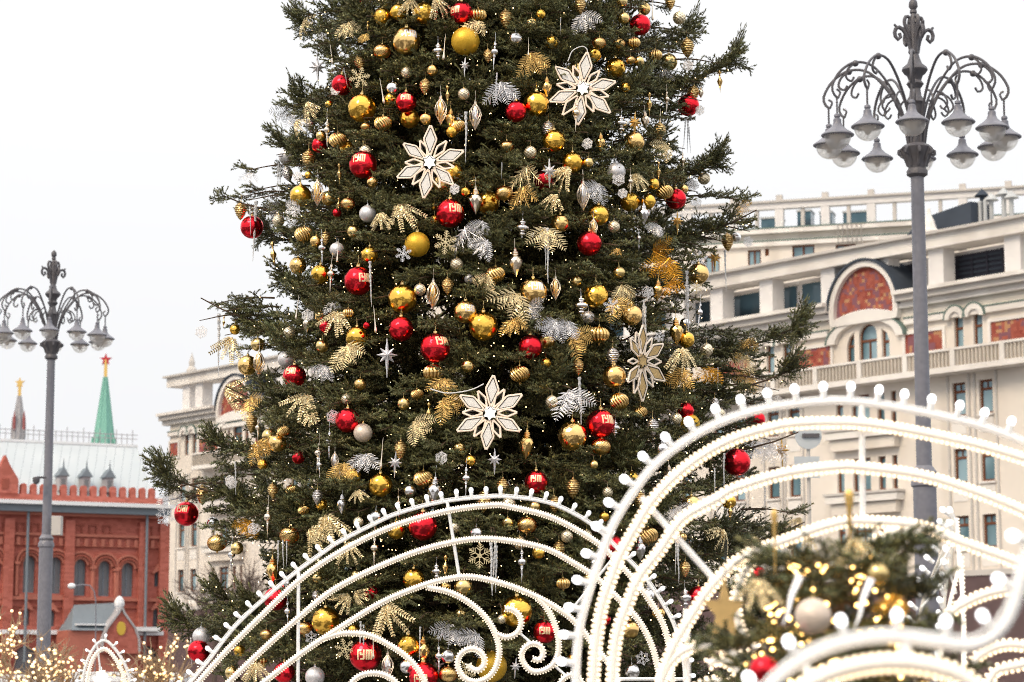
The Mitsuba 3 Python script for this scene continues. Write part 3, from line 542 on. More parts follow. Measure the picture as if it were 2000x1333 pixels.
OP = np.array([o['p'] for o in items]); OR = np.array([o['m'] * (.5 if o['t'] in BALLMAT or o['t'] in 'OHXx' else .30) for o in items]); OB = np.array([o['back'] for o in items])
OV = CAM - OP; OV /= np.linalg.norm(OV, axis=1, keepdims=True)
OUT = OP - np.array([AX, AY, 0]); OUT[:, 2] = 0; OUT /= np.linalg.norm(OUT, axis=1, keepdims=True) + 1e-9
OD = OV * .75 + OUT * .25; OD /= np.linalg.norm(OD, axis=1, keepdims=True)            # the way an ornament hangs clear of the twigs: outwards
OLEN = np.array([o['m'] * .5 if o['t'] in LEN else 0.0 for o in items])

GAPS = [(950, 690, .34), (1062, 556, .22), (1020, 292, .20), (1100, 715, .26), (868, 110, .22), (1062, 905, .28), (930, 1185, .30), (1120, 1110, .22), (1000, 860, .20), (760, 520, .16), (1180, 300, .16), (700, 800, .16), (1000, 130, .2), (860, 520, .14)]
GP = []
for x_, y_, r_ in GAPS:
    p_ = at(x_, y_, ontree(x_, y_, 0)); n_ = p_ - np.array([AX, AY, p_[2]]); GP.append((p_, n_ / np.linalg.norm(n_), r_))
def gap(p):
    """The dark openings between the boughs, and the clumping of the twigs."""
    for c_, n_, r_ in GP:
        q = p - c_; t = q @ n_
        if -.75 < t < .6 and np.linalg.norm(q - n_ * t) < r_: return True
    return meshkit.noise(p * 3.2, 5) < .46 and p[1] < AY
def hides(p, skip=-1, slack=.02):
    """Whether a spray reaching p would stand before an ornament."""
    q = p[None] - OP; t = (q * OD).sum(1); q = q - OD * np.clip(t, -.05, 1.6)[:, None]; q[:, 2] -= np.clip(q[:, 2], -OLEN, OLEN)
    d = np.linalg.norm(q, axis=1); bad = (t > -.05) & (d < OR + slack - .05 * OB)
    if skip >= 0: bad[skip] = False
    if bad.any(): return True
    for c, n, rr in STARS:
        q = p - c; t = q @ n
        if -.04 < t < 1.5 and np.linalg.norm(q - n * t) < rr: return True
    return False
def clear(R, p, s, L=.36, skip=-1):
    return not any(hides(p + R[:, 0] * L * s * f, skip) for f in (.05, .5, .95))
tree = thing('spruce_tree', 'tall dark green spruce covered in baubles, ferns and fairy lights', 'tree')
part(tree, 'trunk', tube([(AX, AY, z) for z in np.linspace(-.05, 16.8, 24)], np.linspace(.27, .02, 24), 14), 'bark')
def frame_x(h, up):
    u = up - h * (up @ h); u /= np.linalg.norm(u); return np.stack([h, np.cross(u, h), u], 1)
def branch(root, path, reach, dens, r, tmpl, wood=.028, flat=1.0, size=1.0, loose=False):
    """Sprays along a branch path from its inner bare part outwards, fanned to both sides and drooping a little."""
    ln = np.concatenate([[0], np.cumsum(np.linalg.norm(np.diff(path, axis=0), axis=1))]); L = ln[-1]; out = []
    s = reach[0] * L
    while s < L:
        q = s / L; p = np.array([np.interp(s, ln, path[:, k]) for k in range(3)]); j = min(int(np.searchsorted(ln, s)) + 1, len(path) - 1); d = path[j] - path[j - 1]; d /= np.linalg.norm(d)
        for sd in (-1, 1):
            a = sd * r.uniform(.45, 1.1) * (1 - .35 * q); h = Rz(a) @ d; h[2] += r.uniform(-1.0, .5) * flat; h /= np.linalg.norm(h); R = frame(np.array([0, 0.01, 1]) - h * h[2] + r.normal(0, .55, 3), h)
            R = frame_x(h, R[:, 2]); sc = (1.15 - .4 * q) * r.uniform(.75, 1.2) * size
            if not (loose and gap(p + R[:, 0] * .15)) and clear(R, p, sc): out.append((tmpl[r.integers(len(tmpl))], R, p, sc))
        s += dens * r.uniform(.7, 1.3)
    for k in range(5):
        d = path[-1] - path[-2]; h = Rz((k - 2) * .38) @ (d / np.linalg.norm(d)); h[2] += r.uniform(-.1, .75); h /= np.linalg.norm(h); R = frame([0, 0.01, 1], h); R = np.stack([h, np.cross(R[:, 2], h), R[:, 2]], 1)
        if clear(R, path[-1] - d * .5, .9): out.append((tmpl[r.integers(len(tmpl))], R, path[-1] - d * .5, .95))
    b = part(root, 'branch', tube(path, np.linspace(wood, .006, len(path)), 6), 'bark')
    if out:
        sprays(key('needles', b), out)
    return len(out)
NSPR = 0
def path_to(tip, z0, sag=.12, lift=.10):
    a = np.array([AX, AY, z0]); tip = np.asarray(tip, float); t = np.linspace(0, 1, 14)[:, None]
    p = a + (tip - a) * t; p[:, 2] += (-sag * np.sin(np.pi * t) - lift * np.sin(np.pi * t) * t * 2 + 0)[:, 0] * np.linalg.norm(tip - a) / 3
    return p
# the long branches whose tips stand clear of the tree's outline: (tip x, y, depth offset, how far above the tip it leaves the trunk)
TIPS = [(436, 396, -.2, .15), (392, 596, -.25, -.25), (440, 768, -.4, -.1), (426, 884, -.2, .2), (312, 936, -.3, -.1), (346, 1222, -.35, 0), (590, 214, -.1, .1), (590, 62, 0, .25), (552, 300, -.5, .2), (520, 470, .3, .3), (560, 560, -.2, .3),
        (1436, 128, -.1, -.35), (1394, 332, -.2, -.1), (1478, 424, -.4, -.15), (1566, 646, -.2, -.25), (1542, 738, -.4, .05), (1560, 858, -.3, .1), (1572, 1034, -.3, -.1), (1340, 80, .2, .2), (480, 1000, .4, .3), (1480, 1220, -.3, .2)]
for i, (x, y, o, dz) in enumerate(TIPS):
    r = np.random.default_rng(900 + i); tip = at(x, y, AY + o); path = path_to(tip, tip[2] + dz, .06, .10)
    path[-4:, 2] += np.array([0, .01, .03, .07])
    NSPR += branch(tree, path, (.28, 1), .055, r, FINE, .035, 1.0, .8)
ga = math.pi * (3 - math.sqrt(5))
N = 216
for i in range(N):
    r = np.random.default_rng(2000 + i); z = .9 + (i + .5) / N * 9.2; az = i * ga + r.uniform(-.2, .2)
    front = -math.sin(az)                                     # 1 looks at the plaza with the camera, -1 away from it
    e = env(z) * (r.uniform(.82, .98) if front > .55 else r.uniform(.70, .90))
    tip = np.array([AX + e * math.cos(az), AY + e * math.sin(az), z - .05 * e + r.uniform(-.1, .1)])
    path = path_to(tip, z + .12 * e, .05, .12); path[-3:, 2] += np.array([.01, .03, .06])
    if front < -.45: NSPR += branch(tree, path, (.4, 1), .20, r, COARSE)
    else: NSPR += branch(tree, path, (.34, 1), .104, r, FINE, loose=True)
for i in range(60):                                            # the top, above the picture
    r = np.random.default_rng(4000 + i); z = 10.1 + (i + .5) / 60 * 6.2; az = i * ga; e = env(z) * r.uniform(.85, 1) + .1
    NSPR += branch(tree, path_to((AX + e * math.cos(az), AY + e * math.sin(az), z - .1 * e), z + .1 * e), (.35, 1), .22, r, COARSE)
inner = []                                                     # short twigs near the trunk, seen only as dark depth
r = np.random.default_rng(77)
for i in range(1500):
    z = r.uniform(1.0, 10); a = r.uniform(0, 2 * math.pi); e = env(z) * math.sqrt(r.uniform(.04, .36)); d = np.array([math.cos(a), math.sin(a), r.uniform(-.5, .2)]); d /= np.linalg.norm(d)
    R = frame(r.normal(0, 1, 3), d); R = np.stack([d, np.cross(R[:, 2], d), R[:, 2]], 1); p = np.array([AX + e * math.cos(a), AY + e * math.sin(a), z])
    inner.append((COARSE[i % 4], np.linalg.qr(R)[0], p, 1.1))
sprays(key('inner_twigs', tree), inner)
# the twig that each ornament hangs from
wood, tw = [], []
for n, o in enumerate(items):
    r = np.random.default_rng(6000 + n); top = o['p'] + np.array([0, 0, o['m'] * (.62 if o['t'] not in 'EeoB' else .35) + .03]); inn = np.array([AX, AY, 0]) - o['p']; inn[2] = 0; inn /= np.linalg.norm(inn) + 1e-9
    a = top + inn * .55 + np.array([0, 0, .06]); b = top - inn * .02; path = curve([a, (a + b) / 2 + np.array([0, 0, .03]), b], 8); wood.append(tube(path, np.linspace(.011, .004, 8), 5))
    for q in (.2, .5, .8):
        for sd in (-1, 1):
            p = a + (b - a) * q; h = Rz(sd * r.uniform(.3, 1.0)) @ ((b - a) / np.linalg.norm(b - a)); h[2] += r.uniform(-.25, .2); h /= np.linalg.norm(h); R = frame([0, .01, 1], h); R = np.stack([h, np.cross(R[:, 2], h), R[:, 2]], 1); s = r.uniform(.55, .85)
            if clear(R, p, s): tw.append((FINE[r.integers(6)], R, p, s))
k = part(tree, 'hanging_twigs', cat(wood), 'bark', kind='stuff')
sprays(key('needles', k), tw)
# fairy lights wound through the whole crown
r = np.random.default_rng(5); pts = []
while len(pts) < 2500:
    z = r.uniform(1.3, 9.3); a = r.uniform(math.pi * .95, math.pi * 2.05); e = env(z) * r.uniform(.45, .97); p = np.array([AX + e * math.cos(a), AY + e * math.sin(a), z])
    if not hides(p, -1, .0): pts.append(p)
for x, y, o, dz in TIPS:
    tip = at(x, y, AY + o); q = path_to(tip, tip[2] + dz, .06, .10)
    for f in np.linspace(.35, .97, 22): pts.append(np.array([np.interp(f, np.linspace(0, 1, 14), q[:, c]) for c in range(3)]) + r.uniform(-.05, .05, 3))
k = thing('fairy_lights', 'tiny warm white fairy lights wound through the big spruce', 'fairy lights', None, 'stuff')
put(k, balls(pts, r.uniform(.0042, .0064, len(pts)), 0), 'bulb_glass', emit=(.85, .58, .28), smooth=False)

# ---------------------------------------------------------------- the light arches
def pix(pts, Y):
    return np.array([at(x, y, Y if np.ndim(Y) == 0 else Y[i]) for i, (x, y) in enumerate(pts)])
BULB = ply(revolve([(.001, .036), (.008, .034), (.014, .027), (.0165, .018), (.0150, .008), (.010, .0)][::-1], 14), True)
SOCKET = ply(revolve([(.0125, -.034), (.0125, -.006), (.0145, -.005), (.0145, .001), (.011, .004)], 12), 40)
def carrier(k, pts, Y, r, gap, bulb, where=(0, 1), up=None, bsize=1.0):
    q = curve(pix(pts, Y), .02); part(k, 'bulb_rail', tube(q, r, 8), 'white_paint')
    s = curve(q, gap); nrm = np.array([0, -1.0, 0.0])
    off = q + 0; t = np.gradient(q, axis=0); t /= np.linalg.norm(t, axis=1, keepdims=True); o = -np.cross(t, nrm)
    part(k, 'wire', tube(curve(q + o * (r + .004) + np.array([0, 0, .002]), .05), .0035, 5), 'white_paint')
    ts = np.gradient(s, axis=0); ts /= np.linalg.norm(ts, axis=1, keepdims=True)
    for i in range(len(s)):
        f = i / (len(s) - 1)
        if not where[0] <= f <= where[1]: continue
        d = -np.cross(ts[i], nrm); d /= np.linalg.norm(d); d += rng.normal(0, .05, 3); M = mat4(frame(d), s[i] + d / np.linalg.norm(d) * (r + .030 * bsize), bsize)
        b = part(k, 'bulb', BULB, 'bulb_glass', M, emit=bulb); part(b, 'socket', SOCKET, 'white_paint', M)
def rope(k, pts, Y, r=.017, bead=.0062, glow=(.10, .086, .066), lamp=(.62, .46, .27), step=.0175, rows=(1, -1)):
    """A round white frame bar with the clear light hose along it, its beads showing at both edges."""
    q = curve(pix(pts, Y), .02); b = part(k, 'hoop', tube(q, r, 8), 'rope_plastic', emit=glow)
    s = curve(q, step); t = np.gradient(s, axis=0); t /= np.linalg.norm(t, axis=1, keepdims=True); o = np.cross(t, [0, -1.0, 0])
    part(b, 'beads', balls(np.vstack([s + o * (r + bead * .55) * w for w in rows]), bead, 0), 'bulb_glass', smooth=False, emit=lamp, kind='stuff')
def rod(k, pts, Y, r): part(k, 'rod', tube(pix(pts, Y), r, 8), 'white_paint')
GL = 'light arches before the tree'
YL = 17.0
k = thing('light_arch', 'large white light arch with three hoops and curled scrolls in front of the spruce', 'light arch', GL)
carrier(k, [(362, 1345), (402, 1298), (460, 1224), (520, 1168), (582, 1116), (638, 1076), (660, 1061), (722, 1029), (780, 1003), (870, 980), (960, 971), (1000, 972), (1054, 979), (1100, 994), (1160, 1029), (1220, 1087), (1262, 1132), (1306, 1200), (1322, 1240), (1334, 1290), (1340, 1350)], YL, .011, .1005, (.13, .13, .138))
LG, LL = (.014, .011, .007), (.12, .088, .052)
for pts in ([(372, 1350), (390, 1330), (444, 1270), (516, 1198), (584, 1134), (660, 1081), (760, 1031), (870, 999), (960, 987), (1000, 991), (1080, 1012), (1160, 1056), (1200, 1091), (1252, 1150), (1290, 1208), (1306, 1260), (1316, 1350)],
            [(434, 1345), (506, 1276), (584, 1206), (660, 1147), (780, 1090), (880, 1060), (960, 1053), (1060, 1070), (1120, 1100), (1168, 1132), (1220, 1182), (1250, 1216), (1276, 1270), (1294, 1350)],
            [(500, 1345), (584, 1280), (640, 1242), (740, 1180), (820, 1146), (880, 1130), (930, 1128), (1000, 1146), (1060, 1172), (1108, 1202), (1140, 1234), (1156, 1256), (1180, 1285), (1198, 1310), (1214, 1350)],
            [(834, 1147), (880, 1158), (920, 1180), (950, 1208), (968, 1240), (975, 1270), (970, 1300), (955, 1322), (930, 1332), (906, 1324), (894, 1302), (897, 1282), (910, 1270), (928, 1268), (944, 1281), (946, 1298), (934, 1310), (918, 1305), (915, 1297)],
            [(986, 1189), (1000, 1191), (1012, 1199), (1018, 1214), (1015, 1230), (1004, 1241), (988, 1245), (972, 1240)],
            [(1050, 1170), (1062, 1180), (1076, 1202), (1086, 1228), (1091, 1252), (1090, 1278), (1080, 1298), (1062, 1310), (1040, 1312), (1024, 1298), (1018, 1280), (1026, 1264), (1042, 1257), (1057, 1264), (1061, 1279), (1053, 1290), (1040, 1287)],
            [(632, 1248), (656, 1240), (680, 1237), (720, 1241), (760, 1260), (790, 1280), (812, 1302), (828, 1328), (834, 1350)],
            [(680, 1345), (690, 1330), (706, 1319), (730, 1315), (754, 1320), (774, 1334), (780, 1350)], [(1090, 1345), (1100, 1326), (1117, 1318), (1133, 1327), (1140, 1345)]):
    rope(k, pts, YL - .03, .0155, .0056, LG, LL)
for pts, r in (([(873, 978), (897, 1127)], .011), ([(583, 1118), (582, 1360)], .012), ([(1204, 1082), (1108, 1202)], .009), ([(1014, 1236), (1037, 1256)], .009), ([(1081, 1299), (1104, 1319)], .009), ([(1190, 1327), (1345, 1327)], .013)): rod(k, pts, YL - .01, r)

YR = 9.5
k = thing('light_arch', 'brightly lit near light arch with beaded hoops, cut by the right edge', 'light arch', GL)
carrier(k, [(1126, 1350), (1128, 1280), (1136, 1215), (1157, 1140), (1176, 1085), (1200, 1024), (1240, 960), (1282, 908), (1340, 863), (1400, 830), (1460, 808), (1520, 795), (1600, 786), (1666, 786), (1766, 800), (1866, 821), (1940, 842), (2000, 866), (2060, 900)], YR, .0145, .1005, (.5, .49, .5))
RG, RL_ = (.012, .0095, .006), (.30, .205, .11)
for pts in ([(1158, 1350), (1164, 1262), (1176, 1185), (1194, 1130), (1212, 1084), (1240, 1034), (1275, 978), (1322, 928), (1375, 888), (1433, 858), (1500, 838), (1560, 828), (1666, 827), (1766, 840), (1900, 868), (2000, 897), (2060, 920)],
            [(1194, 1350), (1204, 1245), (1226, 1180), (1250, 1126), (1290, 1074), (1333, 1014), (1400, 976), (1433, 956), (1533, 926), (1633, 913), (1683, 914), (1800, 930), (1900, 960), (2000, 1000), (2060, 1034)],
            [(1290, 1355), (1297, 1310), (1320, 1256), (1350, 1205), (1388, 1148), (1450, 1089), (1533, 1056), (1633, 1023), (1700, 1019), (1800, 1029), (1866, 1056), (1966, 1092), (2010, 1110), (2060, 1136)],
            [(1466, 1100), (1446, 1134), (1437, 1180), (1443, 1222), (1459, 1254), (1477, 1269)],
            [(1292, 1330), (1310, 1294), (1335, 1272), (1366, 1262), (1400, 1262), (1432, 1276), (1460, 1300), (1480, 1345)], [(1384, 1298), (1402, 1289), (1424, 1296), (1440, 1312)],
            [(1800, 1040), (1765, 1036), (1714, 1055), (1676, 1084), (1630, 1114)], [(1842, 1218), (1858, 1196), (1890, 1176), (1934, 1159), (1990, 1150), (2040, 1150)],
            [(1886, 1345), (1900, 1296), (1926, 1273), (1966, 1260), (2010, 1265), (2050, 1280)], [(1924, 1345), (1944, 1312), (1966, 1305), (2010, 1296)], [(1360, 1345), (1390, 1332), (1420, 1336), (1440, 1350)]):
    rope(k, pts, YR - .03, .0150, .0078, RG, RL_, .0205)
for pts, r in (([(1683, 786), (1685, 1018)], .0125), ([(1252, 972), (1402, 1140)], .0125), ([(1341, 1190), (1342, 1370)], .013)): rod(k, pts, YR + .0, r)

YN = 5.6
k = thing('light_arch', 'nearest low light arch with big glowing bulbs in the bottom right corner', 'light arch', GL)
carrier(k, [(1490, 1360), (1520, 1326), (1560, 1294), (1616, 1267), (1683, 1250), (1750, 1246), (1833, 1256), (1890, 1262), (1930, 1250), (1958, 1226), (1976, 1196), (1988, 1160), (2000, 1120), (2020, 1060)], YN, .0150, .1015, (.42, .41, .42), bsize=.80)
rope(k, [(1560, 1350), (1600, 1326), (1650, 1308), (1716, 1296), (1783, 1297), (1850, 1311), (1890, 1330), (1910, 1350)], YN - .02, .0165, .0066, RG, RL_)
rod(k, [(1570, 1300), (1600, 1350)], YN, .011); rod(k, [(1770, 1248), (1766, 1300)], YN, .014)

# the far small arch and the one seen almost edge-on
k = thing('light_arch', 'small far oval light arch with a glowing tree shape inside, before the red building', 'light arch', 'far light arches')
YF = 32.0
carrier(k, [(159, 1350), (162, 1326), (168, 1300), (179, 1274), (192, 1257), (206, 1252), (224, 1268), (241, 1294), (251, 1320), (256, 1350)], YF, .017, .118, (.14, .14, .14), bsize=1.15)
rope(k, [(168, 1350), (172, 1318), (180, 1290), (193, 1272), (206, 1268), (220, 1280), (234, 1302), (244, 1330), (246, 1350)], YF, .022, .007, (.03, .027, .022), (.11, .09, .06), .03)
rod(k, [(189, 1254), (196, 1310)], YF, .013)
for i, (dx, h) in enumerate(((-16, 1322), (-9, 1312), (-3, 1303), (4, 1309), (10, 1316), (16, 1326))):
    part(k, 'glowing_stem', tube(pix([(199 + dx * .4, 1352), (199 + dx * .7, (h + 1350) / 2), (199 + dx, h)], YF + .02 * i), .02, 6), 'rope_plastic', emit=(.13, .115, .085))
k = thing('light_arch', 'white pointed light arch seen almost edge-on in front of the pale hotel', 'light arch', 'far light arches')
YE = np.array
for pts, ya, yb, rr in (([(1862, 1012), (1850, 1056), (1832, 1100), (1816, 1140), (1800, 1186), (1790, 1250), (1786, 1345)], 13.6, 14.6, 1), ([(1864, 1012), (1860, 1060), (1852, 1110), (1846, 1160), (1842, 1220), (1838, 1345)], 13.6, 13.9, 0), ([(1868, 1014), (1872, 1080), (1878, 1150), (1882, 1240), (1884, 1345)], 13.6, 12.6, 2),
                        ([(1877, 1088), (1870, 1120), (1862, 1150), (1852, 1190), (1840, 1240), (1832, 1345)], 13.4, 13.0, 3), ([(1877, 1090), (1880, 1160), (1881, 1260), (1880, 1345)], 13.4, 12.9, 3)):
    Ys = np.linspace(ya, yb, len(pts)); q = curve(pix(pts, Ys), .03); part(k, 'hoop', tube(q, .010, 6), 'rope_plastic', emit=(.03, .027, .02))
    if rr == 1:
        s = curve(q, .10); M = [mat4(frame([-.75, -.1, .6]), p + np.array([-.045, 0, .036])) for p in s]
        for m in M: b = part(k, 'bulb', BULB, 'bulb_glass', m, emit=(.2, .2, .2)); part(b, 'socket', SOCKET, 'white_paint', m)
    elif rr == 0:
        for p in curve(q, .07)[:14]: m = mat4(frame([-.4, -.2, .9]), p + np.array([-.02, -.01, .03])); b = part(k, 'bulb', BULB, 'bulb_glass', m, emit=(.2, .2, .2)); part(b, 'socket', SOCKET, 'white_paint', m)
    else:
        s = curve(q, .03); part(k, 'beads', balls(s + np.array([.012, 0, 0]), .006, 0), 'bulb_glass', smooth=False, emit=(.15, .12, .08), kind='stuff')
for pts in ([(1864, 1012), (1876, 1092)], [(1852, 1110), (1868, 1160)], [(1800, 1186), (1850, 1130)], [(1842, 1220), (1880, 1160)], [(1816, 1140), (1862, 1060)]): rod(k, pts, 13.5, .006)

# ---------------------------------------------------------------- the setting: square, street lamps, buildings
diffuse('paving', mikit.proc(lambda p, n, uv: mikit.mix((0.075, 0.072, 0.07), (0.32, 0.32, 0.33), mikit.smoothstep(.50, .66, mikit.fbm(p.x * .32, p.y * .32, 3)))))
princ('lamp_metal', grain((0.195, 0.197, 0.235), 0.3, 14), 0.45)
princ('lamp_dark', grain((0.10, 0.10, 0.118), 0.3, 14, (0.075, 0.068, 0.072)), 0.5)
scene['lamp_glass'] = {'type': 'principledthin', 'base_color': rgb(.96, .95, .93), 'roughness': .25, 'spec_trans': .84, 'diff_trans': 1.0, 'eta': 1.45}
princ('lens_inner', (0.55, 0.50, 0.46), 0.4)
diffuse('stone', mikit.proc(lambda p, n, uv: mikit.mix((0.78, 0.72, 0.65), (0.63, 0.57, 0.50), .6 * mikit.smoothstep(.35, .8, mikit.noise((p.x * .625 - p.y * .78) * 1.1, 3, p.z * .12)) + .5 * mikit.fbm(p.x * .3, p.y * .3, p.z * .5)))); diffuse('stone_light', mikit.proc(lambda p, n, uv: mikit.mix((0.81, 0.78, 0.74), (0.64, 0.60, 0.56), .6 * mikit.smoothstep(.35, .8, mikit.noise((p.x * .625 - p.y * .78) * 1.1, 3, p.z * .12)) + .5 * mikit.fbm(p.x * .3, p.y * .3, p.z * .5)))); diffuse('stone_grey', grain((0.56, 0.53, 0.50), 0.10, 0.5)); diffuse('stone_pale', grain((0.74, 0.72, 0.71), 0.08, 0.3))
diffuse('granite', grain((0.15, 0.105, 0.108), 0.25, 1.5))
princ('window_glass', mikit.proc(lambda p, n, uv: mikit.mix((0.06, 0.13, 0.16), (0.24, 0.36, 0.42), mikit.smoothstep(.3, .7, mikit.noise(p.x * .5, p.y * .5, p.z * .30)))), 0.08, 0.0)
princ('dark_glazing', mikit.proc(lambda p, n, uv: mikit.mix((0.022, 0.042, 0.058), (0.065, 0.125, 0.165), mikit.smoothstep(.35, .65, mikit.noise(p.x * .3, p.y * .3, p.z * .5)))), 0.06)
diffuse('wood_frame', grain((0.20, 0.085, 0.05), 0.3, 2)); diffuse('louvre', (0.055, 0.055, 0.075)); diffuse('copper_green', (0.15, 0.205, 0.185)); diffuse('rail_iron', (0.30, 0.28, 0.26)); diffuse('baluster', grain((0.50, 0.455, 0.40), 0.15, 2))
def mosaic(p, n, uv):
    u, v = (p.x * .625 - p.y * .78) * 4.4, p.z * 4.4; c = mikit.cell_rand(u, v, 3); e = mikit.cell_rand(u * .4, v * .4, 8)
    base = mikit.mix((0.24, 0.058, 0.046), (0.38, 0.125, 0.09), c); base = dr.select(c > .86, mi.Color3f(0.42, 0.23, 0.13), base); return dr.select(e * .5 + c * .5 < .33, mi.Color3f(0.22, 0.10, 0.12), base)
diffuse('mosaic', mikit.proc(mosaic))
diffuse('equipment', grain((0.50, 0.52, 0.53), 0.2, 1.2)); diffuse('equipment_dark', grain((0.07, 0.085, 0.11), 0.3, .8))
diffuse('red_brick', mikit.proc(lambda p, n, uv: mikit.mix((0.52, 0.18, 0.145), (0.33, 0.095, 0.07), .55 * mikit.fbm(p.x * .5, p.y * .5, p.z * .7) + .55 * mikit.cell_rand((p.x + p.y) * 2.2, p.z * 6.5, 2)))); diffuse('red_trim', grain((0.49, 0.18, 0.135), 0.2, 0.8)); diffuse('red_deep', grain((0.33, 0.10, 0.075), 0.2, 0.8)); diffuse('snow', grain((0.78, 0.80, 0.83), 0.06, .7))
def seams(p, n, uv):
    u = (p.x * .998 + p.y * .06) * 1.6; f = u - dr.floor(u); c = mikit.mix((0.46, 0.515, 0.55), (0.58, 0.62, 0.65), mikit.fbm(p.x * .3, p.y * .3, p.z * .5)); return mikit.mix(c, (0.41, 0.46, 0.50), dr.select(f < .10, mi.Float(1), mi.Float(0)))
diffuse('roof_metal', mikit.proc(seams)); diffuse('roof_dark', (0.20, 0.235, 0.27)); princ('old_glass', (0.16, 0.165, 0.18), 0.25)
diffuse('tower_green', grain((0.24, 0.50, 0.42), 0.12, 0.4)); diffuse('tower_red', (0.33, 0.12, 0.12)); princ('star_red', (0.48, 0.02, 0.03), 0.3); princ('gilding', (0.95, 0.62, 0.2), 0.3, 1.0); diffuse('spire_grey', grain((0.45, 0.44, 0.46), 0.2, .6))
diffuse('twig', (0.115, 0.085, 0.075)); diffuse('warm_twig', (0.34, 0.25, 0.17)); diffuse('sign_back', (0.50, 0.54, 0.57)); diffuse('booth_yellow', (0.60, 0.42, 0.08)); diffuse('booth_blue', (0.06, 0.17, 0.33))
scene['ground'] = {**ply(box(-400, 400, -120, 700, -1, 0)), 'bsdf': {'type': 'ref', 'id': 'paving'}}; labels['ground'] = {'kind': 'structure'}

# --- street lamps: twelve hanging lanterns round a post
def lamp(label, px, Y, turn, ztop):
    """ztop: height of the finial's tip."""
    base = at(px, 700, Y); k = thing('street_lamp', label, 'street lamp', 'tall many-armed street lamps'); z0 = ztop - 12.2
    M = mat4(Rz(turn), (base[0], Y, z0))
    P = lambda n, m, mat, M_=None, **kw: part(k, n, m, mat, M if M_ is None else M_, **kw)
    P('pole', LAMP['pole'], 'lamp_metal'); P('capital', LAMP['capital'], 'lamp_dark'); P('shaft', LAMP['shaft'], 'lamp_dark'); P('finial', LAMP['finial'], 'lamp_dark'); P('base_collar', LAMP['collar'], 'lamp_metal')
    for i in range(12):
        Mi = M @ mat4(Rz(math.radians(18 + 30 * i)), (0, 0, 0)); P('arm', LAMP['arm'], 'lamp_dark', Mi)
        s = P('lantern_shade', LAMP['shade'], 'lamp_metal', Mi); part(s, 'glass_bowl', LAMP['bowl'], 'lamp_glass', Mi); part(s, 'reflector', LAMP['inner'], 'lens_inner', Mi)
LAMP = {}
LAMP['pole'] = ply(revolve([(.185, -.3), (.185, 4.4), (.17, 4.45), (.125, 4.5), (.105, 9.35)], 20), 40)
LAMP['collar'] = ply(revolve([(.15, 4.30), (.215, 4.34), (.215, 4.42), (.175, 4.50), (.20, 4.56), (.13, 4.66)], 20), 40)
cap = [revolve([(.115, 9.32), (.17, 9.36), (.17, 9.42), (.14, 9.46), (.165, 9.6), (.23, 9.74), (.25, 9.80), (.21, 9.84), (.13, 9.88), (.125, 10.35)], 20)]
for i in range(8):
    a = i * math.pi / 4; c, s = math.cos(a), math.sin(a); cap.append(tube(curve([(.14 * c, .14 * s, 9.5), (.20 * c, .20 * s, 9.66), (.27 * c, .27 * s, 9.78), (.29 * c, .29 * s, 9.70), (.25 * c, .25 * s, 9.68)], 10), .028, 6))
LAMP['capital'] = ply(cat(cap), 40)
LAMP['shaft'] = ply(revolve([(.125, 10.3), (.13, 10.5), (.17, 10.55), (.10, 10.66), (.085, 10.78), (.14, 10.86), (.10, 10.92), (.13, 11.0), (.17, 11.03), (.21, 11.09), (.20, 11.13), (.12, 11.2), (.09, 11.28), (.075, 11.34)], 20), 40)
fin = [revolve([(.075, 11.3), (.06, 11.5), (.075, 11.9), (.05, 12.0), (.042, 12.03), (.06, 12.05), (.055, 12.09), (.04, 12.1), (.075, 12.15), (.068, 12.23), (.03, 12.28), (.002, 12.30)], 16)]
for i in range(4):
    a = i * math.pi / 2 + .3; c, s = math.cos(a), math.sin(a)
    for pts, r in (([(.05, 11.38), (.10, 11.60), (.20, 11.76), (.30, 11.78), (.345, 11.68), (.30, 11.58), (.24, 11.62), (.26, 11.69)], .036), ([(.05, 11.60), (.12, 11.74), (.165, 11.88), (.13, 11.98), (.06, 11.95), (.08, 11.87)], .036), ([(.30, 11.78), (.35, 11.83)], .025)):
        fin.append(tube(curve([(c * x, s * x, z) for x, z in pts], 14) if len(pts) > 2 else np.array([(c * x, s * x, z) for x, z in pts]), np.linspace(r * 1.1, r * .8, 14 if len(pts) > 2 else 2), 6))
LAMP['finial'] = ply(cat(fin), 40)
arm = [tube(curve([(.13, 0, 9.86), (.20, 0, 10.25), (.38, 0, 10.68), (.72, 0, 11.08), (1.05, 0, 11.14), (1.32, 0, 10.98), (1.47, 0, 10.74), (1.46, 0, 10.60), (1.38, 0, 10.52)], 34), .022, 6),
       tube(curve([(1.05, 0, 11.14), (1.19, 0, 11.02), (1.23, 0, 10.88), (1.14, 0, 10.82), (1.09, 0, 10.89)], 14), .02, 6), tube(curve([(.38, 0, 10.68), (.52, 0, 10.62), (.60, 0, 10.46), (.52, 0, 10.36), (.46, 0, 10.43)], 12), .018, 5), tube(curve([(1.38, 0, 10.52), (1.34, 0, 10.62), (1.40, 0, 10.67)], 8), .018, 5),
       trimesh.creation.icosphere(subdivisions=1, radius=.055).apply_translation((1.06, 0, 11.12)), tube([(1.40, 0, 10.54), (1.40, 0, 10.25)], .016, 6)]
LAMP['arm'] = ply(cat(arm), 40)
sh = revolve([(.02, 10.27), (.048, 10.25), (.052, 10.215), (.034, 10.20), (.062, 10.175), (.064, 10.12), (.085, 10.065), (.15, 10.005), (.225, 9.955), (.262, 9.925), (.265, 9.912), (.255, 9.90), (.225, 9.897), (.20, 9.925), (.10, 9.99), (.02, 10.03)], 24); sh.apply_translation((1.40, 0, 0)); LAMP['shade'] = ply(sh, 40)
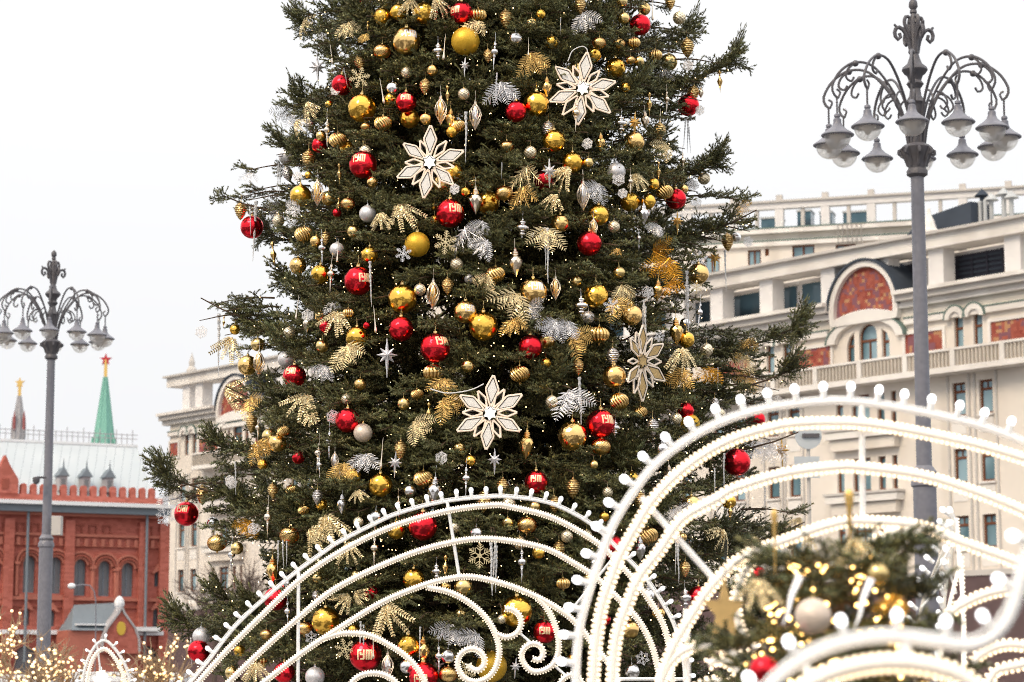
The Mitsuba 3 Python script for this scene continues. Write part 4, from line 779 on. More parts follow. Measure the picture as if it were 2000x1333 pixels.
bw = revolve([(.215 * math.cos(a), 9.90 + .215 * math.sin(a)) for a in np.linspace(0, -1.55, 9)], 20); bw.apply_translation((1.40, 0, 0)); LAMP['bowl'] = ply(bw, True)
inn = revolve([(.14, 9.93), (.13, 9.89), (.05, 9.85), (.04, 9.80), (.002, 9.78)], 14); inn.apply_translation((1.40, 0, 0)); LAMP['inner'] = ply(inn, 40)
lamp('large grey street lamp with twelve glass lanterns, right of the spruce', 1800, 38.2, 0.0, at(1800, 8, 38.2)[2])
lamp('smaller farther grey street lamp with lanterns at the left edge', 100, 64.0, .35, at(100, 496, 64.0)[2])
k = 'street_lamp_001'; b = at(112, 1025, 63.7); part(k, 'control_box', box(b[0] - .12, b[0] + .12, 63.5, 63.85, b[2] - .28, b[2] + .22), 'stone_grey')
b = at(76, 940, 63.6); cam_ = [tube([b + (0.18, .1, .10), b + (-.05, 0, .10)], .03, 6), revolve([(.002, .10), (.09, .08), (.10, 0), (.07, -.08), (.002, -.11)], 12).apply_translation(b + (-.07, 0, .02))]; part(k, 'camera', cat(cam_), 'lamp_dark')

# --- buildings: a facade is a plane through two image columns at two depths; (s, z) run along it, o outwards
class Facade:
    def __init__(self, pL, YL_, pR, YR_):
        a, b = at(pL, 900, YL_), at(pR, 900, YR_); a[2] = b[2] = 0; self.a = a; self.L = np.linalg.norm(b - a); self.e = (b - a) / self.L; self.n = np.array([self.e[1], -self.e[0], 0])
        self.M = np.eye(4); self.M[:3, 0] = self.e; self.M[:3, 1] = -self.n; self.M[:3, 2] = (0, 0, 1); self.M[:3, 3] = a
    def sz(self, px, py, o=0.0):
        d = at(px, py, 1.0) - CAM; t = ((self.a + self.n * o - CAM) @ self.n) / (d @ self.n); p = CAM + d * t; return (p - self.a) @ self.e, p[2]
    def s(self, px, o=0.0): return self.sz(px, 900, o)[0]
    def z(self, px, py, o=0.0): return self.sz(px, py, o)[1]
    def bx(self, s0, s1, z0, z1, o0, o1): return box(s0, s1, -o1, -o0, z0, z1)
    def pr(self, poly, o0, o1): m = poly3(poly, o1 - o0); m.apply_translation((0, -(o0 + o1) / 2, 0)); return m
H = Facade(327, 223.0, 2000, 145.0)
hb = thing('hotel_building', 'large pale stone hotel with arched mosaic gables and pergola roof, behind the spruce', 'building')
hp = lambda n, m, mat, parent=None, **kw: part(parent or hb, n, m, mat, H.M, smooth=False, **kw)
zc, zb = H.z(2000, 533), H.z(2000, 1121)
zbal1, zbal0 = H.z(2000, 667), H.z(2000, 704)
sL, sR = H.s(331), H.s(2130)
ROWS = [(H.z(1928, 807), H.z(1928, 741)), (H.z(1935, 939), H.z(1935, 871)), (H.z(1937, 1069), H.z(1937, 1004))]
cols = []                                                   # (s of the middle, width)
def col(x, w): cols.append((H.s(x), w))
PAIR = 1.06
for x in (1876, 1929, 2046, 2096): col(x, PAIR)
for x in (1511, 1552, 1404, 1444): col(x, PAIR)
bays = [(H.s(1694), 0)]
for x in (1340, 1300, 1225, 1190, 1100, 1060, 960, 925, 840, 810, 700, 675, 600, 575): col(x, PAIR)
for x in (357, 381): col(x, PAIR)
bays.append((H.s(446), 1))
holes, wins = [], []
for s, w in cols:
    for z0, z1 in ROWS: wins.append((s - w / 2, s + w / 2, z0, z1))
for s, _ in bays:
    for z0, z1 in ROWS:
        for ds, w in ((-2.35, .62), (-.50, 1.55), (1.25, .62), (2.35, .45)): wins.append((s + ds - w / 2, s + ds + w / 2, z0, z1))
# upper storey: twin arched windows, gables with a triple light
def archwin(s, w, z0, z1):
    r = w / 2; return unary_union([sbox(s - r, z0, s + r, z1 - r), Point(s, z1 - r).buffer(r, 10)])
az0 = H.z(1930, 672)
twins = [H.s(1879), H.s(1917), H.s(2085), H.s(2120), H.s(1300), H.s(1265), H.s(1080), H.s(1045), H.s(850), H.s(815), H.s(640), H.s(617), H.s(364), H.s(379), H.s(1508), H.s(1540)]
zt1 = H.z(1918, 606)
gables = [H.s(1700), H.s(463)]
trip = []
for g in gables:
    hw = .80; zt = H.z(1703, 632)
    trip.append((archwin(g, 1.55, az0 - .1, zt), g)); 
    for d in (-1, 1):
        p = Polygon([(g + d * 1.20, az0 - .1), (g + d * 1.85, az0 - .1), (g + d * 1.85, zt - 1.25), (g + d * 1.65, zt - .75), (g + d * 1.20, zt - .42)]); trip.append((p, g))
wall = sbox(sL, zb, sR, zc)
cut = [sbox(a, z0, b, z1) for a, b, z0, z1 in wins] + [archwin(s, .72, az0, zt1) for s in twins] + [p for p, _ in trip]
hp('wall', H.pr(wall.difference(unary_union(cut)), -.55, 0), 'stone'); hp('base', H.bx(sL, sR, -.5, zb, -.8, .25), 'granite'); hp('base_ledge', H.bx(sL, sR, zb, zb + .35, 0.003, .35), 'stone_grey')
def window(m_frame, m_pane): w = part(hb, 'window', m_frame, 'wood_frame', H.M, smooth=False); part(w, 'pane', m_pane, 'window_glass', H.M, smooth=False)
fcache = {}
for a, b, z0, z1 in wins:
    t = .11; fr = [H.bx(a, a + t, z0, z1, -.32, -.18), H.bx(b - t, b, z0, z1, -.32, -.18), H.bx(a + t, b - t, z0, z0 + t, -.32, -.18), H.bx(a + t, b - t, z1 - t, z1, -.32, -.18), H.bx(a + t, b - t, z1 - .62, z1 - .48, -.31, -.19)]
    if b - a > .9: fr += [H.bx((a + b) / 2 - .03, (a + b) / 2 + .03, z1 - .48, z1 - t, -.31, -.2)]
    if b - a > 1.3: fr += [H.bx((a + b) / 2 - .05, (a + b) / 2 + .05, z0 + t, z1 - .62, -.31, -.2)]
    window(cat(fr), H.bx(a + t, b - t, z0 + t, z1 - t, -.29, -.27))
    hp('window_sill', H.bx(a - .12, b + .12, z0 - .16, z0 - .02, 0.003, .16), 'stone_light'); hp('apron_panel', H.bx(a - .05, b + .05, z0 - 1.15, z0 - .25, 0.003, .05), 'stone_light')
for p in [archwin(s, .72, az0, zt1) for s in twins] + [p for p, _ in trip]:
    x0, y0, x1, y1 = p.bounds; fr = p.difference(p.buffer(-.09)).union(p.intersection(sbox(x0, (y0 + y1) / 2 + .1, x1, (y0 + y1) / 2 + .24)))
    if x1 - x0 > 1.2: fr = fr.union(p.intersection(sbox((x0 + x1) / 2 - .05, y0, (x0 + x1) / 2 + .05, (y0 + y1) / 2 + .1)))
    window(H.pr(fr, -.32, -.18), H.pr(p.buffer(-.08), -.29, -.27))
# pilaster strips beside the window pairs
for s in [x[0] for x in cols]:
    for d in (-.85, .85): hp('pilaster', H.bx(s + d - .07, s + d + .07, zb + .35, zbal0 - .4, 0.002, .09), 'stone_grey')
# bay windows
for s, _ in bays:
    for z0, z1 in ROWS: hp('bay_ledge', H.bx(s - 3.1, s + 3.1, z0 - .75, z0 - .30, 0.004, .75), 'stone_light'); hp('bay_panel', H.bx(s - 2.8, s + 2.8, z0 - 1.5, z0 - .8, 0.004, .5), 'stone'); hp('bay_shadow_ledge', H.bx(s - 3.2, s + 3.2, z0 - .26, z0 - .10, 0.004, .85), 'stone_grey')
# balcony with balusters
hp('balcony_slab', H.bx(sL + 6, sR, zbal0 - .35, zbal0, .003, 1.3), 'stone_light'); hp('balcony_rail', H.bx(sL + 6, sR, zbal1 - .16, zbal1, 1.0, 1.3), 'stone_light')
bal = [H.bx(s, s + .14, zbal0, zbal1 - .16, 1.08, 1.22) for s in np.arange(sL + 6, sR, .30)]; hp('balusters', cat(bal), 'baluster', kind='stuff')
for s in np.arange(H.s(1742) - 60, sR, 3.9): 
    if s > sL + 6: hp('balcony_post', H.bx(s - .18, s + .18, zbal0, zbal1 - .02, 1.01, 1.29), 'stone_light')
# mosaic panels, string course, cornice
zm0, zm1 = H.z(1960, 667), H.z(1960, 627)
for x0, x1 in ((1561, 1628), (1775, 1849), (1944, 2040), (1400, 1470), (390, 427), (333, 349), (500, 540), (1130, 1180), (900, 990)):
    a, b = H.s(x0), H.s(x1); f = hp('mosaic_frame', H.pr(sbox(a - .22, zm0 - .22, b + .22, zm1 + .22).difference(sbox(a, zm0, b, zm1)), .003, .14), 'stone_light'); hp('mosaic_panel', H.bx(a, b, zm0, zm1, .004, .05), 'mosaic', f)
zs = H.z(1960, 604)
hp('string_course', H.bx(sL, gables[0] - 3.35, zs - .1, zs + .28, .004, .28), 'stone_light'); hp('string_course', H.bx(gables[0] + 3.35, sR, zs - .1, zs + .28, .004, .28), 'stone_light')
hp('string_cap', H.bx(sL, gables[0] - 3.35, zs + .283, zs + .36, .006, .34), 'copper_green'); hp('string_cap', H.bx(gables[0] + 3.35, sR, zs + .283, zs + .36, .006, .34), 'copper_green')
for s in twins:
    zz_ = zt1 - .36; a = Point(s, zz_).buffer(.80, 12).difference(Point(s, zz_).buffer(.44, 12)).intersection(sbox(s - 2, zz_, s + 2, zz_ + 2)); hp('window_hood', H.pr(a, .29, .42), 'stone_light'); hp('hood_cap', H.pr(Point(s, zz_).buffer(.89, 12).difference(Point(s, zz_).buffer(.803, 12)).intersection(sbox(s - 2, zz_, s + 2, zz_ + 2)), .29, .46), 'copper_green')
def hood(g, r0, r1, zz, sq): 
    c = affinity.scale(Point(g, zz).buffer(1.0, 24), r1, r1 * sq, origin=(g, zz)).difference(affinity.scale(Point(g, zz).buffer(1.0, 24), r0, r0 * sq, origin=(g, zz))); return c.intersection(sbox(g - 9, zz, g + 9, zz + 9))
ztr = H.z(1703, 617)
gz = H.z(1700, 604); gr = .5 * (H.s(1768) - H.s(1632)) ; gt = H.z(1700, 510) - gz
for i, g in enumerate(gables):
    hp('triple_hood', H.pr(hood(g, 2.65, 3.35, zs - .7, (ztr - zs + .7) / 3.35), .004, .35), 'stone_light')
    hp('triple_hood_cap', H.pr(hood(g, 3.352, 3.47, zs - .7, (ztr - zs + .7) / 3.35), .006, .42), 'copper_green')
    out = affinity.scale(Point(g, gz).buffer(1.0, 32), gr, gt, origin=(g, gz)).intersection(sbox(g - 9, gz - .9, g + 9, gz + 9)); low = affinity.scale(Point(g, gz - 2.6).buffer(1.0, 24), 4.6, 2.55, origin=(g, gz - 2.6))
    inn_ = affinity.scale(Point(g, gz).buffer(1.0, 32), gr * .86, gt * .88, origin=(g, gz)).intersection(sbox(g - 9, gz - .75, g + 9, gz + 9)).difference(low)
    f = hp('gable', H.pr(out.difference(inn_), -2.6, .45), 'stone_light'); hp('mosaic_lunette', H.pr(inn_, -.2, .12), 'mosaic', f)
    hp('roof_edge', H.pr(hood(g, gr * 1.002, gr * 1.05, gz, gt / gr), -3.0, .6), 'equipment_dark', f)
for a, b in ((sL - .9, gables[1] - gr), (gables[1] + gr, gables[0] - gr), (gables[0] + gr, sR)):
    for z0, z1, o, m in ((zc - 1.05, zc - .65, .35, 'stone_light'), (zc - .646, zc - .25, .75, 'stone_grey'), (zc - .246, zc, 1.05, 'stone_light')): hp('cornice', H.bx(a, b, z0, z1, -.3, o), m)
# attic storey, pergola pillars and beam on the roof edge
zp = H.z(2000, 455); zp1 = H.z(2000, 428)
attic0 = H.s(430)
hp('attic_wall', H.bx(attic0, sR, zc, zp, -2.6, -2.1), 'stone_pale'); hp('terrace_floor', H.bx(sL - .5, sR, zc + .004, zc + .06, -12, -.3), 'stone_grey')
pill = []
for x in (1988, 1836, 1728, 1622, 1500, 1402, 1326, 1230, 1150, 1070, 980, 890, 800, 720, 640, 596, 545, 470, 385, 360):
    s = H.s(x); w = .62; hp('pillar', H.bx(s - w, s + w, zc + .121, zp, -1.15, -.05), 'stone_pale')
hp('pergola_beam', H.bx(sL - .2, gables[0] - 6.2, zp, zp1, -1.6, .35), 'stone_light'); hp('pergola_beam', H.bx(gables[0] - 6.19, sR, zp + .0, zp1, -1.6, .35), 'stone_light'); hp('pergola_cap', H.bx(sL - .4, sR, zp1 + .002, zp1 + .18, -1.9, .7), 'stone_grey')
for x in np.arange(H.s(345), sR, 4.2): hp('cross_beam', H.bx(x - .3, x + .3, zp + .05, zp1 - .05, -2.09, -1.61), 'stone_pale')
for x0, x1, m in ((1748, 1792, 'louvre'), (1852, 1972, 'louvre'), (500, 527, 'louvre'), (560, 600, 'louvre'), (2030, 2100, 'louvre')):
    a, b = H.s(x0, -2), H.s(x1, -2); z0, z1 = zc + .15, zp - .25; f = hp('louvre_panel', H.bx(a, b, z0, z1, -2.09, -2.0), m)
    for z in np.arange(z0 + .1, z1 - .1, .32): hp('slat', H.bx(a + .05, b - .05, z, z + .17, -1.999, -1.90), 'equipment_dark', f)
    for s in np.linspace(a, b, max(int((b - a) / 1.0), 2) + 1): hp('post', H.bx(s - .05, s + .05, z0, z1, -1.895, -1.84), 'louvre', f)
for x0, x1 in ((1336, 1394), (1412, 1494), (1510, 1560), (1572, 1618), (1180, 1300), (1000, 1120)):
    a, b = H.s(x0, -2), H.s(x1, -2); f = hp('terrace_window', H.bx(a, b, zc + .07, zp - .32, -2.09, -2.03), 'dark_glazing'); hp('lintel', H.bx(a - .2, b + .2, zp - .32, zp - .1, -2.09, -1.9), 'stone_light', f)
# the taller block behind
U = Facade(1150, 186.0, 2000, 176.0); up = lambda n, m, mat, **kw: part(hb, n, m, mat, U.M, smooth=False, **kw)
u0, u1 = -14.0, U.s(2140); zt0 = U.z(1700, 442); zt1_ = U.z(1640, 404); 
uw = [(U.s(a), U.s(b), U.z(a, y1), U.z(a, y0)) for a, b, y0, y1 in ((1466, 1492, 489, 540), (1554, 1598, 480, 528), (1500, 1508, 486, 500), (1380, 1410, 500, 550), (1640, 1680, 478, 510))]
up('upper_wall', U.pr(sbox(u0, 20, u1, zt0).difference(unary_union([sbox(a, c, b, d) for a, b, c, d in uw])), -.6, 0), 'stone'); up('upper_back', U.bx(u0, u1, 20, zt0 - .2, -14, -.7), 'stone_pale')
for a, b, c, d in uw: w = up('window', U.pr(sbox(a, c, b, d).difference(sbox(a + .1, c + .1, b - .1, d - .1)).union(sbox((a + b) / 2 - .06, c, (a + b) / 2 + .06, d)), -.3, -.15), 'wood_frame'); part(w, 'pane', U.bx(a + .05, b - .05, c + .05, d - .05, -.26, -.24), 'window_glass', U.M, smooth=False)
for z, o in ((zt0 - .2, .5), (zt0 - 1.15, .32)): up('upper_cornice', U.bx(u0, u1, z, z + .35, -.5, o), 'stone_light'); up('cornice_flashing', U.bx(u0, u1, z + .352, z + .44, -.4, o + .05), 'copper_green')
zr0, zr1 = U.z(1640, 402), U.z(1640, 390)
up('roof_beam', U.bx(u0, u1, zr0, zr1, -.4, .25), 'stone_pale'); up('roof_beam_cap', U.bx(u0, u1, zr1 + .002, zr1 + .16, -.6, .45), 'stone_grey')
for x in np.arange(1447 - 93 * 4, 2140, 91): s = U.s(x); p = up('roof_post', U.bx(s - .32, s + .32, zt0 + .16, zr0, -.35, .2), 'stone_pale'); up('post_cap', U.bx(s - .24, s + .24, zr1 + .17, zr1 + .62, -.3, .12), 'stone_grey')
for x in np.arange(1493 - 93 * 4, 2140, 91): s = U.s(x); up('thin_post', U.bx(s - .13, s + .13, zt0 + .16, zr0, -.3, .1), 'stone_grey')
up('terrace_glass_wall', U.bx(u0, U.s(1700), zt0 + .15, zr0 - .9, -5.2, -5.0), 'equipment')
for x0, x1, h in ((1553, 1580, 1.9), (1598, 1622, 1.7), (1645, 1700, 1.6), (1480, 1520, 1.5)): up('air_unit', U.bx(U.s(x0), U.s(x1), zt0 + .15, zt0 + h, -4.0, -2.5), 'dark_glazing'); up('air_unit_top', U.bx(U.s(x0) - .05, U.s(x1) + .05, zt0 + h, zt0 + h + .15, -4.1, -2.4), 'equipment')
a, b = H.s(1806, -3), H.s(1934, -3); zq = zp1 + .2
d_ = hp('roof_plant', H.pr(Polygon([(a, zq), (b, zq), (b, zq + 2.0), (a + 1.2, zq + 1.5), (a, zq + .6)]), -3.6, -1.8), 'equipment_dark')
for i, x in enumerate((1926, 1936, 1946)): s = H.s(x, -3); hp('vent_pipe', tube([(s, 2.6, zq), (s, 2.6, zq + 2.1)], .13, 8), 'equipment')
for x, h in ((1932, 2.5), (1950, 2.1), (1975, 2.3), (1990, 2.0)): s = H.s(x, -3); hp('vent_cowl', cat([tube([(s, 3, zq), (s, 3, zq + h)], .15, 8), trimesh.creation.cone(.5, .5, sections=10).apply_translation((s, 3, zq + h))]), 'equipment' if h < 2.4 else 'equipment_dark')
a = H.s(1826, -.6); hp('roof_ornament', revolve([(.75, zq), (.75, zq + .3), (.5, zq + .4), (.36, zq + .9), (.12, zq + 1.4), (.1, zq + 1.75), (.002, zq + 1.85)], 8).apply_translation((a, .6, 0)), 'stone_light')
a, b = U.s(1650), U.s(1704); up('roof_railing', cat([U.bx(s, s + .07, zt0 - 1.5, zt0 + .0, 1.2, 1.3) for s in np.arange(a, b, .35)] + [U.bx(a, b, zt0 - .05, zt0 + .03, 1.2, 1.3)]), 'rail_iron')
a = H.s(362); hp('corner_ornament', revolve([(.5, zp1 + .2), (.5, zp1 + .6), (.25, zp1 + .9), (.3, zp1 + 1.3), (.05, zp1 + 2.0), (.002, zp1 + 2.3)], 8).apply_translation((a, .5, 0)), 'stone_grey')

# --- the red brick building
B = Facade(-120, 169.0, 324, 176.5)
rb = thing('red_brick_building', 'red brick building with arched windows and pale metal roof at the lower left', 'building')
bp = lambda n, m, mat, parent=None, **kw: part(parent or rb, n, m, mat, B.M, smooth=False, **kw)
e0, e1 = B.s(-140), B.s(322); zk = B.z(150, 990); zbr = B.z(150, 968)
def bwin(x, w, y0, y1): s = B.s(x); return archwin(s, w, B.z(x, y1), B.z(x, y0))
big = [bwin(x, .86, *y) for x, y in ((63, (1086, 1158)), (114, (1089, 1160)), (162, (1093, 1164)), (209, (1096, 1165)), (254, (1100, 1166)), (-10, (1082, 1156)), (-60, (1080, 1154)))]
sml = [bwin(x, .46, *y) for x, y in ((60, (1190, 1222)), (109, (1193, 1224)), (312, (1118, 1146)), (311, (1190, 1226)), (2, (1102, 1132)), (2, (1180, 1214)), (160, (1196, 1226)), (210, (1196, 1226)))]
low = [bwin(x, 1.5, 1262, 1320) for x in (60, 120, 180, 240, 295)]
bp('wall', B.pr(sbox(e0, -.5, e1, zk).difference(unary_union(big + sml + low)), -.6, 0), 'red_brick')
bp('side_wall', box(e1 - .6, e1, .6, 22, -.5, zk), 'red_brick')
for p in big + sml + low:
    w = bp('window', B.pr(p.difference(p.buffer(-.07)).union(p.intersection(sbox(p.centroid.x - .04, 0, p.centroid.x + .04, 99))), -.4, -.3), 'roof_dark'); part(w, 'pane', B.pr(p.buffer(-.06), -.38, -.36), 'old_glass', B.M, smooth=False)
for p in big:
    s = p.centroid.x; z1 = p.bounds[3]; z0 = p.bounds[1]
    for r, o, m in ((1.02, .24, 'red_trim'), (.78, .34, 'red_deep'), (.60, .20, 'red_trim')):
        ring = Point(s, z1 - .43).buffer(r, 16).difference(Point(s, z1 - .43).buffer(r - .16, 16)).intersection(sbox(s - 3, z1 - .43, s + 3, z1 + 3)); bp('arch_moulding', B.pr(ring, .003, o), m)
    for d in (-1, 1): bp('column', tube([(s + d * .93, -.15, z0 - .2), (s + d * .93, -.15, z1 - .45)], .13, 8), 'red_trim'); bp('column_capital', B.bx(s + d * .93 - .2, s + d * .93 + .2, z1 - .62, z1 - .44, .004, .36), 'red_trim')
    bp('window_sill', B.bx(s - .75, s + .75, z0 - .3, z0 - .1, .003, .25), 'red_trim')
for p in sml: s = p.centroid.x; z1 = p.bounds[3]; bp('small_hood', B.pr(Polygon([(s - .5, z1 - .1), (s + .5, z1 - .1), (s, z1 + .6)]).difference(p.buffer(.05)), .003, .2), 'red_trim')
for y, h, o, m in ((1003, .5, .55, 'red_trim'), (1046, .2, .22, 'red_trim'), (1066, .14, .18, 'red_deep'), (1170, .25, .25, 'red_trim'), (1186, .14, .15, 'red_deep'), (1236, .3, .5, 'snow')): z = B.z(150, y); bp('belt_course', B.bx(e0, e1, z - h / 2, z + h / 2, .003, o), m)
zd = B.z(150, 1035)
for s in np.arange(e0 + .4, e1 - .3, 1.05):
    if int((s - e0) / 1.05) % 5 < 3: bp('recess_panel', B.pr(sbox(s - .30, zd - .38, s + .30, zd + .38).difference(sbox(s - .2, zd - .28, s + .2, zd + .28)), .003, .12), 'red_deep')
z = B.z(150, 1058)
for s in np.arange(e0 + .3, e1, .62): bp('corbel', B.bx(s - .13, s + .13, z - .35, z + .2, .003, .2), 'red_trim')
for x in (20, 138, 282, 322): s = B.s(x); bp('buttress', B.bx(s - .35, s + .35, -.5, zk - 1.0, .004, .42), 'red_brick')
for x in (285, 54): s = B.s(x); bp('downpipe', tube([(s, -.6, 3), (s, -.6, zk - .4)], .10, 8), 'roof_dark')
bp('snow_ledge', B.bx(e0, e1 + .4, zk, zk + .28, -1.0, 1.3), 'snow'); bp('eave', B.bx(e0, e1 + .2, zk - .5, zk - .004, -.6, .95), 'roof_dark')
bp('parapet', B.bx(e0, e1, zk + .28, zbr, -.7, -.2), 'red_brick')
ms_ = []
for s in np.arange(e0 + .3, e1 - .2, .735):
    mer = unary_union([sbox(s - .21, zbr, s + .21, zbr + .55), Point(s, zbr + .55).buffer(.21, 6)]); bp('merlon', B.pr(mer, -.68, -.22), 'red_brick')
s = B.s(12); z0 = zbr; bp('parapet_gable', B.pr(Polygon([(s - .95, z0), (s + .95, z0), (s + .95, z0 + 1.0), (s + .25, z0 + 2.1), (s, z0 + 2.7), (s - .25, z0 + 2.1), (s - .95, z0 + 1.0)]), -.9, -.05), 'red_brick'); bp('niche', B.bx(s - .25, s + .25, z0 + .3, z0 + 1.0, -.05, .05), 'red_deep')
# roof: front slope, hipped right end, crest railing, three dormers
zrg = B.z(150, 868, -5.0); r1 = e1 - .5
roof = trimesh.Trimesh([(e0, .9, zbr - .4), (e1 - .3, .9, zbr - .4), (r1, 5, zrg), (e0, 5, zrg), (e1 - .3, 10, zbr - .4), (e0, 10, zbr - .4)], [(0, 1, 2), (0, 2, 3), (1, 4, 2), (3, 2, 4), (3, 4, 5), (0, 3, 5)], process=False)
bp('roof', roof, 'roof_metal'); bp('ridge_beam', box(e0, r1, 4.9, 5.2, zrg - .05, zrg + .15), 'snow')
crest = [box(s, s + .05, 5.0, 5.05, zrg + .15, zrg + .95 + .3 * (i % 3 == 0)) for i, s in enumerate(np.arange(e0, r1, .42))] + [box(e0, r1, 5.0, 5.05, zrg + .55, zrg + .6), box(e0, r1, 5.0, 5.05, zrg + .85, zrg + .9)]
bp('crest_railing', cat(crest), 'spire_grey', kind='stuff')
for x, y in ((119, 938), (164, 943), (209, 950)):
    f = .22; o = -.9 - f * 4.1; s, z = B.sz(x, y, o); zz = zbr - .4 + (zrg - zbr + .4) * f; oo = -o - .3
    d = bp('dormer', box(s - .30, s + .30, oo - .3, oo + .7, zz - .2, zz + .85), 'spire_grey'); bp('dormer_roof', B.pr(Polygon([(s - .46, zz + .852), (s + .46, zz + .852), (s, zz + 1.5)]), -(oo + .7), -(oo - .45)), 'roof_dark', d); bp('dormer_spike', trimesh.creation.cone(.09, .8, sections=6).apply_translation((s, oo - .3, zz + 1.4)), 'roof_dark', d); bp('dormer_window', box(s - .15, s + .15, oo - .34, oo - .302, zz + .1, zz + .65), 'old_glass', d)
# the entrance porch with a pale roof and an ogee gable
p0, p1 = B.s(140, 3), B.s(238, 3); zg0, zg1 = B.z(200, 1232, 3), B.z(200, 1186, 3); pg = B.s(247, 4)
porch = bp('porch', box(p0, p1 + 1.4, -3.2, -.05, -.5, zg0), 'red_trim')
bp('porch_roof', trimesh.Trimesh([(p0 + .2, -3.4, zg0), (p1 + .2, -3.4, zg0), (p1 + .6, -.3, zg1 + .4), (p0 + 1.2, -.3, zg1 + .2), (p0 + .2, -.05, zg0), (p1 + .6, -.05, zg0)], [(0, 1, 2), (0, 2, 3), (0, 3, 4), (1, 5, 2), (0, 4, 5), (0, 5, 1)], process=False), 'roof_dark', porch)
og = Polygon([(pg - 1.3, zg0 - 1.6), (pg + 1.3, zg0 - 1.6), (pg + 1.25, zg0 - .6), (pg + .95, zg0 + .15), (pg + .45, zg0 + .8), (pg + .14, zg0 + 1.2), (pg, zg0 + 1.5), (pg - .14, zg0 + 1.2), (pg - .45, zg0 + .8), (pg - .95, zg0 + .15), (pg - 1.25, zg0 - .6)])
bp('ogee_gable', B.pr(og, 2.6, 3.6), 'red_brick', porch); bp('gable_edge', B.pr(og.buffer(.14).difference(og.buffer(.005)).intersection(sbox(pg - 9, zg0 - 1.5, pg + 9, zg0 + 9)), 2.5, 3.75), 'spire_grey', porch)
bp('medallion', B.pr(affinity.scale(Point(pg, zg0 + .15).buffer(.42, 16), .75, 1.15), 3.603, 3.7), 'booth_yellow', porch)
bp('onion_finial', revolve([(.24, zg0 + 1.3), (.22, zg0 + 1.5), (.36, zg0 + 1.75), (.38, zg0 + 1.95), (.30, zg0 + 2.2), (.14, zg0 + 2.4), (.002, zg0 + 2.45)], 12).apply_translation((pg, -3.1, 0)), 'snow', porch)
bp('porch_snow', box(p0 + .6, p1, -3.3, -2.5, zg0 + .35, zg0 + .47), 'snow', porch); bp('ledge_snow', B.bx(B.s(265), B.s(312), B.z(290, 1231) - .1, B.z(290, 1231) + .2, .51, .9), 'snow')

# --- the two far towers
def tower(label, apex, base_y, half, Y, body, rib, tip, tipmat, n):
    k = thing('tower', label, 'tower', 'far towers over the red building'); a = at(*apex, Y); zb_ = at(apex[0], base_y, Y)[2]; w = half * Y / FOC
    R = Rz(math.pi / 8)
    part(k, 'tent_roof', revolve([(w * 1.12, zb_), (w * 1.0, zb_ + .6), (w * .96, zb_ + .9), (.22, a[2]), (.002, a[2] + .1)], n), body, mat4(R, (a[0], Y, 0)), smooth=False); part(k, 'drum', revolve([(w * 1.12, 0), (w * 1.12, zb_)], n), body, mat4(R, (a[0], Y, 0)), smooth=False)
    for i in range(n):
        t = i * 2 * math.pi / n; c, s = math.cos(t), math.sin(t); part(k, 'rib', tube([(w * .97 * c, w * .97 * s, zb_ + .9), (.22 * c, .22 * s, a[2])], .10, 5), rib, mat4(R, (a[0], Y, 0)))
        part(k, 'arch_niche', tube(curve([(w * 1.1 * c, w * 1.1 * s, zb_ - 1.4), (w * 1.14 * c, w * 1.14 * s, zb_ + .3), (w * 1.02 * c, w * 1.02 * s, zb_ + 1.6)], 6), .14, 5), rib, mat4(R, (a[0], Y, 0)))
    return k, a
def star5(r, th):
    p = Polygon([((r if i % 2 == 0 else r * .40) * math.sin(i * math.pi / 5), (r if i % 2 == 0 else r * .40) * math.cos(i * math.pi / 5)) for i in range(10)]); m = poly3(p, th); return m
k, a = tower('green tent-roofed tower with a red star on top, behind the red building', (206, 737), 880, 22, 310.0, 'tower_green', 'tower_green', None, None, 8)
z = at(206, 703, 310)[2]; part(k, 'mast', tube([(a[0], 310, a[2]), (a[0], 310, z)], .22, 8), 'gilding'); part(k, 'star', star5(.82, .35), 'star_red', mat4(np.eye(3), (a[0], 310, z)), smooth=False)
k, a = tower('grey pointed tower with a gold star, at the far left behind the red building', (38, 774), 838, 11, 330.0, 'spire_grey', 'spire_grey', None, None, 8)
z = at(38, 748, 330)[2]; part(k, 'mast', tube([(a[0], 330, a[2]), (a[0], 330, z)], .22, 8), 'gilding'); part(k, 'star', star5(.75, .3), 'gilding', mat4(np.eye(3), (a[0], 330, z)), smooth=False)
for x in (28, 47): b = at(x, 818, 329); part(k, 'corner_turret', revolve([(.20, b[2] - 1.6), (.20, b[2]), (.002, b[2] + 1.2)], 8), 'tower_red', mat4(np.eye(3), (b[0], 329, 0)))

